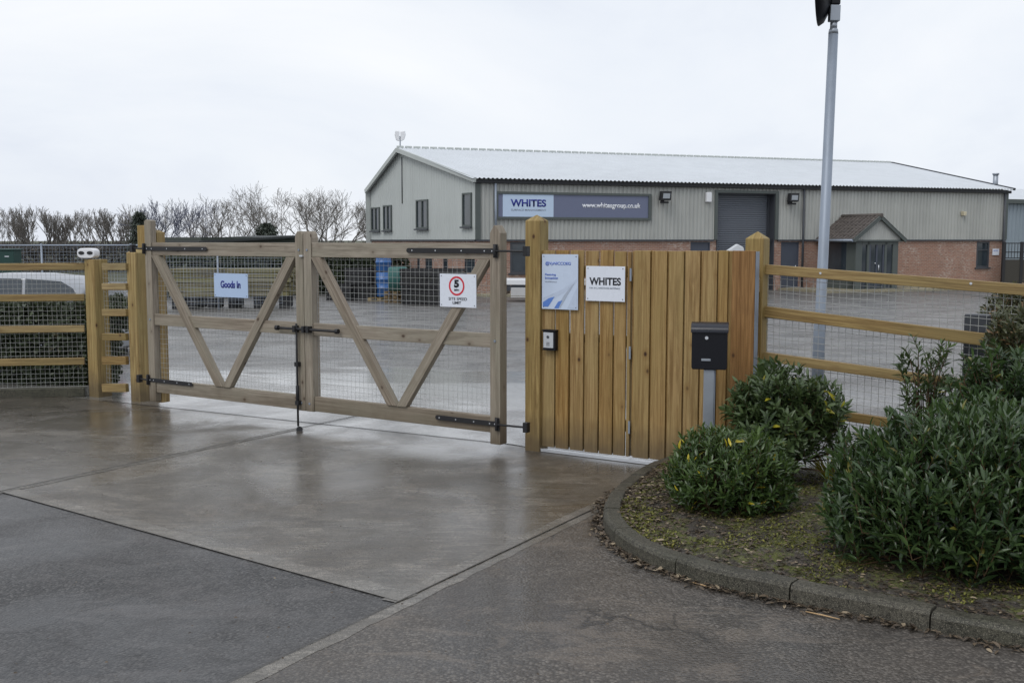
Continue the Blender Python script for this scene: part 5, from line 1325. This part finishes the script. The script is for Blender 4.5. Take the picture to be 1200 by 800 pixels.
# white parcel top seen over the boards
pp_ = at(859, 292, 30); mb = MB()
mb.poly([(-.35, -.2, -.4), (.3, -.2, -.4), (.3, .2, -.4), (-.35, .2, -.4), (-.28, -.15, .02), (.22, -.15, .15), (.22, .15, .15), (-.28, .15, .02), (.05, -.1, .25), (.05, .1, .25), (-.35, -.2, -2), (.3, -.2, -2), (.3, .2, -2), (-.35, .2, -2)], [(0, 1, 5, 8, 4), (2, 3, 7, 9, 6), (4, 8, 9, 7), (8, 5, 6, 9), (0, 4, 7, 3), (1, 2, 6, 5), (0, 10, 11, 1), (1, 11, 12, 2), (2, 12, 13, 3), (3, 13, 10, 0), (10, 13, 12, 11)])
mb.v = [(x, y, max(z, -(pp_.z-gz(30)))) for x, y, z in mb.v]
o = mb.build('wrapped_load', plain('grey_white_wrap', (.5, .52, .54), .35), None, .03); o.location = pp_+Vector((.05, 0, -.1)); tag(o, 'white wrapped load peeking over the pedestrian gate beside the post', 'load')
# white and yellow bits by the far kerb
for k, (px, py, lab) in enumerate(((1084, 334, 'small yellow topped tub at the foot of the warehouse wall right of the porch'), (1012, 334, 'small white tub by the porch door'))):
    p = yb(px, 337); mb = MB(); mb.tube([(0, 0, .0), (0, 0, .25), (0, 0, .30)], [.22, .26, .24], 10); o = mb.build('tub', [plain('yellow_plastic', (.55, .35, .03), .5), M_white][k], None); o.location = (p.x, p.y, gz(p.y)+.0); tag(o, lab, 'tub')

# ------------------------------------------------------------------ left background
# timber stacks behind the left gate leaf
tq = yb(250, 362); 
M_old = wood('old_stacked_timber', (.22, .19, .10), (.13, .11, .06), (.07, .045, .02), green=(.20, .19, .07), var=.3, knots=False)
for k, (x0_, x1_, yb_, rows, lab) in enumerate(((196, 256, 362, 6, 'longer stack of old timber on dark bearers behind the left gate leaf'), (262, 340, 361, 6, 'stack of old timber behind the goods in sign'))):
    a_, b_ = yb(x0_, yb_), yb(x1_, yb_); fr_ = Frame(a_, b_)
    st_ = empty('timber_stack', (a_.x, a_.y, gz(a_.y)), fr_.a, lab, 'timber stack', 'timber stacks in the yard')
    mb = MB()
    for x in (.25, fr_.L/2, fr_.L-.25): mb.box(x-.1, x+.1, 0, 1.2, 0, .38, 'y')
    build_split(mb, 'bearer', M_dark, st_)
    mb = MB()
    for rr in range(rows):
        for c in range(4): mb.box(random.uniform(-.05, .1), fr_.L-random.uniform(-.05, .1), c*.3, c*.3+.28, .385+rr*.145, .385+rr*.145+.125, 'x')
    mb.build('planks', M_old, st_, .006, 1)
# low dark building behind
q0, q1 = at(236, 281, 56), at(348, 281, 60); fr_ = Frame(q0, q1); zt_ = at(300, 275.5, 58).z
ls = empty('low_shed', (q0.x, q0.y, 0), fr_.a, 'long low dark shed with a nearly flat roof behind the left gate leaf', 'building')
mb = MB(); mb.box(0, fr_.L, 0, 5, ZG-.1, zt_-.12, 'x'); mb.build('wall', plain('dark_green_sheet', (.05, .06, .05), .6, 0, .3, .25, 2), ls)
mb = MB(); mb.prism([(-.3, zt_-.45), (fr_.L+.3, zt_-.12), (fr_.L+.3, zt_+.0), (-.3, zt_-.32)], -.3, 5.2, 0); mb.build('roof', plain('dark_felt', (.035, .04, .04), .8), ls)
# far wire fence
q0, q1 = at(-60, 288, 31), at(330, 288, 33); fr_ = Frame(q0, q1); zt_ = at(100, 287.5, 31.5).z
wf = empty('wire_fence', (q0.x, q0.y, 0), fr_.a, 'tall wire fence with thin grey posts behind the parked cars', 'fence')
wire_panel('mesh_panel', wf, 0, fr_.L, -.2, zt_, 0, .10, .0035, mat=M_galvpole)
for k in range(int(fr_.L/2.5)+1):
    mb = MB(); mb.tube([(k*2.5, 0, -.6), (k*2.5, 0, zt_+.05)], .03, 6); build_split(mb, 'post', M_galvpole, wf)
mb = MB(); mb.tube([(0, 0, zt_), (fr_.L, 0, zt_)], .025, 5); mb.build('top_rail', M_galvpole, wf)
# green cabinet
cp = at(12, 300, 22); cb = empty('cabinet', (cp.x, 22, gz(22)), R(-5), 'dark green metal cabinet behind the left fence', 'cabinet'); zt_ = at(12, 293.5, 22).z-gz(22)
mb = MB(); mb.box(-.17, .16, -.15, .15, 0, zt_); mb.build('body', plain('dark_green_steel', (.012, .045, .038), .45, 0, .4, .1), cb, .01)
mb = MB(); mb.box(-.19, .18, -.17, .17, zt_+.001, zt_+.04, 'x'); mb.build('top', plain('dark_green_top', (.02, .05, .045), .45), cb, .01)
mb = MB(); mb.box(-.03, .06, -.156, -.151, zt_-.13, zt_-.11, 'x'); mb.build('vent_slot', M_silver, cb)

# cars behind the left fence
def car(name, label, paint, loc, rz, L=4.3, hgt=1.45, W=1.75):
    root = empty(name, loc, rz, label, 'car', 'cars parked behind the left fence')
    prof = [(-.5, .30), (-.5, .62), (-.485, .80), (-.46, .90), (-.40, .97), (-.355, 1.25), (-.30, 1.38), (-.15, 1.445), (.0, 1.45), (.10, 1.40), (.16, 1.30), (.255, .98), (.38, .88), (.46, .78), (.495, .62), (.5, .35), (.47, .24), (-.47, .24)]
    P_ = [(x*L, z*hgt/1.45) for x, z in prof]
    mb = MB(); ny = 9; rows = []
    for j in range(ny):
        t = -1+2*j/(ny-1); row = []
        for (x, z) in P_:
            tuck = 1-.16*max(0, (z-.9))/.5; edge = abs(t)**6
            row.append((x*(1-.03*abs(t)**3), t*W/2*tuck, z-(.06*abs(t)**4 if z > .9 else 0)))
        rows.append(row)
    n = len(P_); vs = [p for r_ in rows for p in r_]; fs = []
    for j in range(ny-1):
        for i in range(n): i2 = (i+1) % n; fs.append((j*n+i, j*n+i2, (j+1)*n+i2, (j+1)*n+i))
    fs.append(tuple(reversed(range(n)))); fs.append(tuple((ny-1)*n+i for i in range(n)))
    mb.poly(vs, fs, smooth=True); body = mb.build('body', paint, root, .02)
    for m_ in body.data.polygons: m_.use_smooth = len(m_.vertices) < 6
    for s_ in (-1, 1):
        def wq(pts, nm):
            mb = MB(); mb.face([(x*L, s_*(W/2*(1-.16*(z-.9)/.5)+.006), z-.02) for x, z in pts]); mb.build(nm, M_glass, root)
        wq([(-.37, 1.0), (-.335, 1.25), (-.29, 1.36), (-.16, 1.40), (-.165, 1.0)], 'side_window'); wq([(-.15, 1.0), (-.145, 1.40), (.02, 1.41), (.02, 1.0)], 'side_window'); wq([(.035, 1.0), (.035, 1.40), (.09, 1.36), (.20, 1.02)], 'side_window')
        for x in (-.31, .32):
            mb = MB(); mb.tube([(x*L, s_*(W/2-.2), .31), (x*L, s_*(W/2+.01), .31)], .31, 24); wh_ = mb.build('wheel', M_dark, root); mb = MB(); mb.tube([(x*L, s_*(W/2+.011), .31), (x*L, s_*(W/2+.02), .31)], .20, 16); mb.build('rim', M_galv, wh_)
        mb = MB(); mb.box(.485*L, .497*L, s_*.62-.15, s_*.62+.15, .62, .74); mb.build('headlight', M_silver, root, .01)
        mb = MB(); mb.box(-.498*L, -.486*L, s_*.66-.1, s_*.66+.1, .72, .92); mb.build('tail_light', M_red, root, .01)
    for (pts, nm) in (([(.245, 1.0), (.165, 1.29)], 'windscreen'), ([(-.40, 1.0), (-.36, 1.25)], 'rear_window')):
        mb = MB(); (xa, za), (xb, zb) = pts; o_ = .02 if xa > 0 else -.02
        mb.face([(xa*L+o_, -W*.40, za), (xa*L+o_, W*.40, za), (xb*L+o_, W*.36, zb), (xb*L+o_, -W*.36, zb)]); mb.build(nm, M_glass, root)
    return root
M_silvcar = plain('silver_car_paint', (.34, .355, .38), .3, .25, .6, .04, 2); M_greycar = plain('pale_grey_car_paint', (.27, .285, .32), .3, .2, .6, .04, 2)
c1 = at(60, 330, 17.5); car('parked_car', 'silver car parked farthest behind the left fence, its curved roof line in view', M_silvcar, (c1.x-.75, 17.5, at(60, 321, 17.5).z-1.43), R(178), 4.4)
c2 = at(-30, 345, 14.6); car('parked_car', 'pale grey car cut by the left frame edge behind the left fence', M_greycar, (c2.x-1.25, 14.8, -.36), R(5), 4.1)
c3 = at(95, 338, 15.5)

# hedges (each a thing)
def hedge(name, label, p0, p1, depth, z0, z1, mat, n, L, Wd, seed, cat='hedge', rough=.12, twig=True):
    g = np.random.default_rng(seed); p0 = Vector(p0); p1 = Vector(p1); fr_ = Frame(p0, p1); root = empty(name, (p0.x, p0.y, z0), fr_.a, label, cat); h = z1-z0
    u = g.random(n)*fr_.L; v = g.random(n); side = g.random(n)
    y = np.where(side < .55, -depth/2+g.normal(size=n)*.06*depth, (g.random(n)-.5)*depth); z = np.where(side < .55, v*h, h*(1-g.random(n)**2*.25))
    lum = np.array([mnoise.noise(Vector((a*.9, b, seed)))*1.6+mnoise.noise(Vector((a*3, b*3, seed))) for a, b in zip(u, z)])
    z = z*(1+rough*np.array([mnoise.noise(Vector((a*.8, seed, 1)))*1.5+mnoise.noise(Vector((a*3, seed, 4))) for a in u])); y = y-lum*.13*depth
    D = unit(g.normal(size=(n, 3))*.7+np.array([0, -.5, .35])); Nn = unit(g.normal(size=(n, 3))+np.array([0, -.8, .8]))
    build_leaves('foliage', mat, root, np.stack([u, y, z], 1), D, Nn, L*(.6+.8*g.random(n)), Wd*(.6+.8*g.random(n)), .2, np.clip(g.random(n)*.6+.3*lum+.15, 0, 1))
    if twig:
        mb = MB()
        for k in range(int(fr_.L*3)):
            x = g.random()*fr_.L; mb.tube([(x, 0, -.05), (x+g.normal()*.1, -.1*depth, h*.5), (x+g.normal()*.3, -.3*depth*g.random(), h*.95)], [.02, .014, .005], 4, 0, False)
        mb.build('stem', M_bark, root)
    return root
hedge('hedge', 'dense ivy green hedge close behind the long left fence', at(-110, 440, 13.3), at(118, 440, 13.2), .6, -.05, .97, M_hedge, 26000, .07, .042, 3)
hedge('hedge', 'low hedge seen through the short six rail panel', at(119, 440, 13.6), at(160, 440, 13.4), .6, -.05, .95, M_hedge, 7000, .075, .042, 5)
hedge('hedge', 'dark hedge behind the old timber stacks', (at(176, 300, 44).x, 44, 0), (at(352, 300, 46).x, 46, 0), 1.5, ZG, at(260, 303, 45).z, M_hedge, 9000, .20, .12, 8)
hedge('hedge', 'dark shrubbery behind the black crates, left of the warehouse gable', (at(350, 300, 47).x, 47, 0), (at(466, 300, 50).x, 50, 0), 1.6, ZG, at(410, 296, 48).z, M_hedge, 8000, .20, .12, 11)
o = hedge('scrub', 'long dark scrub line along the foot of the bare trees', (at(-60, 300, 78).x, 78, 0), (at(452, 300, 84).x, 84, 0), 3, ZG-.1, at(200, 289, 80).z, M_scrub, 16000, .45, .07, 15, rough=.12)

# white sacks behind the left gate
for k, (px, py, lab) in enumerate(((192, 352, 'white sack slumped on another beside the left gate stile'), (193, 371, 'small white sack on the ground beside the left gate stile'))):
    p = yb(px, [366, 372][k]); mb = MB(); s_ = [.32, .20][k]
    for j in range(5): mb.tube([(random.uniform(-.1, .1)*s_, random.uniform(-.2, .2), .0), (random.uniform(-.2, .2)*s_, 0, s_*random.uniform(.6, 1.2)), (0, 0, s_*1.6)], [s_*.5, s_*.42, s_*.1], 9)
    o = mb.build('sack', M_white); o.location = (p.x-.1, p.y+.05*k, gz(p.y)+[.35, 0][k]*0); tag(o, lab, 'sack', 'white sacks by the gate')

# ------------------------------------------------------------------ bare trees
def tree_mesh(seed, h, spread, levels=6, trunk=.16, multi=1, droop=0, mat=None, dense=1.0, upk=.25):
    g = random.Random(seed); tm, cm = MB(), MB()
    def grow(p, d, L, r, lv):
        pts = [p]; q = p; dd = d.copy(); seg = 3
        for k in range(seg):
            dd = (dd+Vector((g.gauss(0, .11), g.gauss(0, .11), g.gauss(0, .08)+upk*.12))).normalized(); q = q+dd*L/seg; pts.append(q)
        r1 = max(r*.70, .012)
        (tm if lv >= levels-1 else cm).tube(pts, [r, r*.9, r*.8, r1], 6 if lv >= levels-1 else 3, 0, False, lv > 2)
        if lv <= 0: return
        nchild = g.choice((2, 3) if upk > .5 else (2, 3, 3)) if lv > 1 else 3
        for c in range(nchild):
            a = g.uniform(.25, .62)*spread; ph = g.uniform(0, 6.28)
            e1 = dd.cross(Vector((0, 0, 1)) if abs(dd.z) < .95 else Vector((1, 0, 0))).normalized(); e2 = dd.cross(e1)
            nd = (dd*math.cos(a)+(e1*math.cos(ph)+e2*math.sin(ph))*math.sin(a)); nd.z += upk*.3; nd.normalize()
            s_ = pts[-1] if c < 2 else pts[g.choice((1, 2))]
            grow(s_, nd, L*g.uniform(.66, .9), max(r1*g.uniform(.75, .95), .012), lv-1)
    for k in range(multi):
        a = 6.28*k/multi+g.random(); d = Vector((math.cos(a)*.35*(multi > 1)*spread, math.sin(a)*.35*(multi > 1)*spread, 1)).normalized()
        grow(Vector((0, 0, -.1)), d, h*(.27 if upk > .5 else .34), trunk/(multi**.4), levels)
    return tm, cm
def make_tree(name, label, loc, seed, h, spread, mat, multi=1, levels=6, group='bare winter trees on the skyline', trunk=.16, upk=.25):
    tm, cm = tree_mesh(seed, h, spread, levels, trunk, multi, upk=upk); root = empty(name, loc, 0, label, 'tree', group)
    zz = sorted(v[2] for v in cm.v); s_ = h/zz[int(len(zz)*.985)]
    for m_ in (tm, cm): m_.v = [(x*s_, y*s_, z*s_) for x, y, z in m_.v]
    tm.build('trunk', mat, root); cm.build('crown', mat, root); return root
TR = [  # px, top y, depth, seed, spread, multi, label
    (4, 249, 82, 1, .9, 1, 'bare tree cut by the left frame edge'),
    (30, 251, 84, 2, .8, 2, 'bare tree directly above the green cabinet'),
    (48, 250, 80, 3, .9, 2, 'slender bare tree, third from the left frame edge'),
    (66, 253, 85, 4, .9, 2, 'bare tree left of the white sensor unit, fourth from the frame edge'),
    (84, 256, 81, 5, 1.0, 3, 'bushy low bare tree just left of the white sensor unit'),
    (103, 252, 84, 6, .9, 2, 'bare tree directly above the white sensor unit'),
    (124, 254, 80, 7, .9, 2, 'bare tree just right of the white sensor unit'),
    (142, 251, 85, 8, 1.0, 2, 'bare tree left of the dark conifer'),
    (172, 247, 90, 9, 1.0, 2, 'bare tree rising behind the dark conifer and the gateposts'),
    (208, 243, 78, 10, 1.05, 3, 'bluish grey bare tree just right of the left gate stile'),
    (250, 245, 80, 11, 1.2, 3, 'broad low bare tree left of the widest one over the left gate leaf'),
    (283, 236, 76, 12, 1.25, 3, 'widest bare tree above the middle of the left gate leaf'),
    (308, 240, 80, 13, 1.1, 3, 'bare tree behind the small conifer right of the widest one'),
    (348, 233, 76, 14, 1.2, 3, 'tallest bare tree directly above the meeting stiles of the gates'),
    (376, 238, 79, 15, 1.1, 3, 'bare tree just right of the tallest one'),
    (398, 246, 80, 16, 1.1, 3, 'bare tree second from the warehouse gable'),
    (431, 262, 88, 17, 1.0, 2, 'small faint bare tree beside the warehouse gable')]
for px, py, Y, sd_, sp, mu, lab in TR:
    p = at(px, 281, Y); h = (at(px, py, Y).z-ZG)*(1.04 if px < 240 else 1.12)*random.uniform(.97, 1.05)
    left = px < 190
    make_tree('bare_tree', lab, (p.x, Y, ZG), sd_, h, sp*(.95 if left else 1.05), M_bark2 if px == 208 else M_bark, 2 if left else max(1, mu-1), levels=6, upk=.55 if left else .3)
def conifer(label, px0, px1, pyt, Y, seed):
    p = at((px0+px1)/2, 281, Y); h = at(px0, pyt, Y).z-ZG; wv = (px1-px0)/F*Y/2; g = np.random.default_rng(seed); n = 3200
    root = empty('conifer', (p.x, Y, ZG), 0, label, 'tree', 'dark conifers among the bare trees'); mb = MB(); mb.tube([(0, 0, -.1), (0, 0, h*.9)], [.14, .03], 6, 0, False); mb.build('trunk', M_bark, root)
    t = g.random(n)**.8; a = g.random(n)*6.28; lay = np.floor(t*9)/9; rad = wv*np.sqrt(np.maximum(0, 1-t**1.6))*(.6+.5*(1-(t*9) % 1))*(g.random(n)**.4)*(1+.3*np.sin(a*3+seed+t*7)+.2*np.sin(a*5+t*19))
    P = np.stack([np.cos(a)*rad, np.sin(a)*rad, .1*h+t*h*.9], 1); D = unit(np.stack([np.cos(a), np.sin(a), g.normal(size=n)*.4-.1], 1)); build_leaves('crown', M_fir, root, P, D, unit(g.normal(size=(n, 3))*.5+np.array([0, 0, 1])), .20+.15*g.random(n), np.full(n, .07), .3, g.random(n))
conifer('dark conifer left of the olive gatepost', 150, 178, 249, 74, 2)
conifer('low dark conifer between the widest and tallest bare trees', 292, 334, 262, 72, 5)
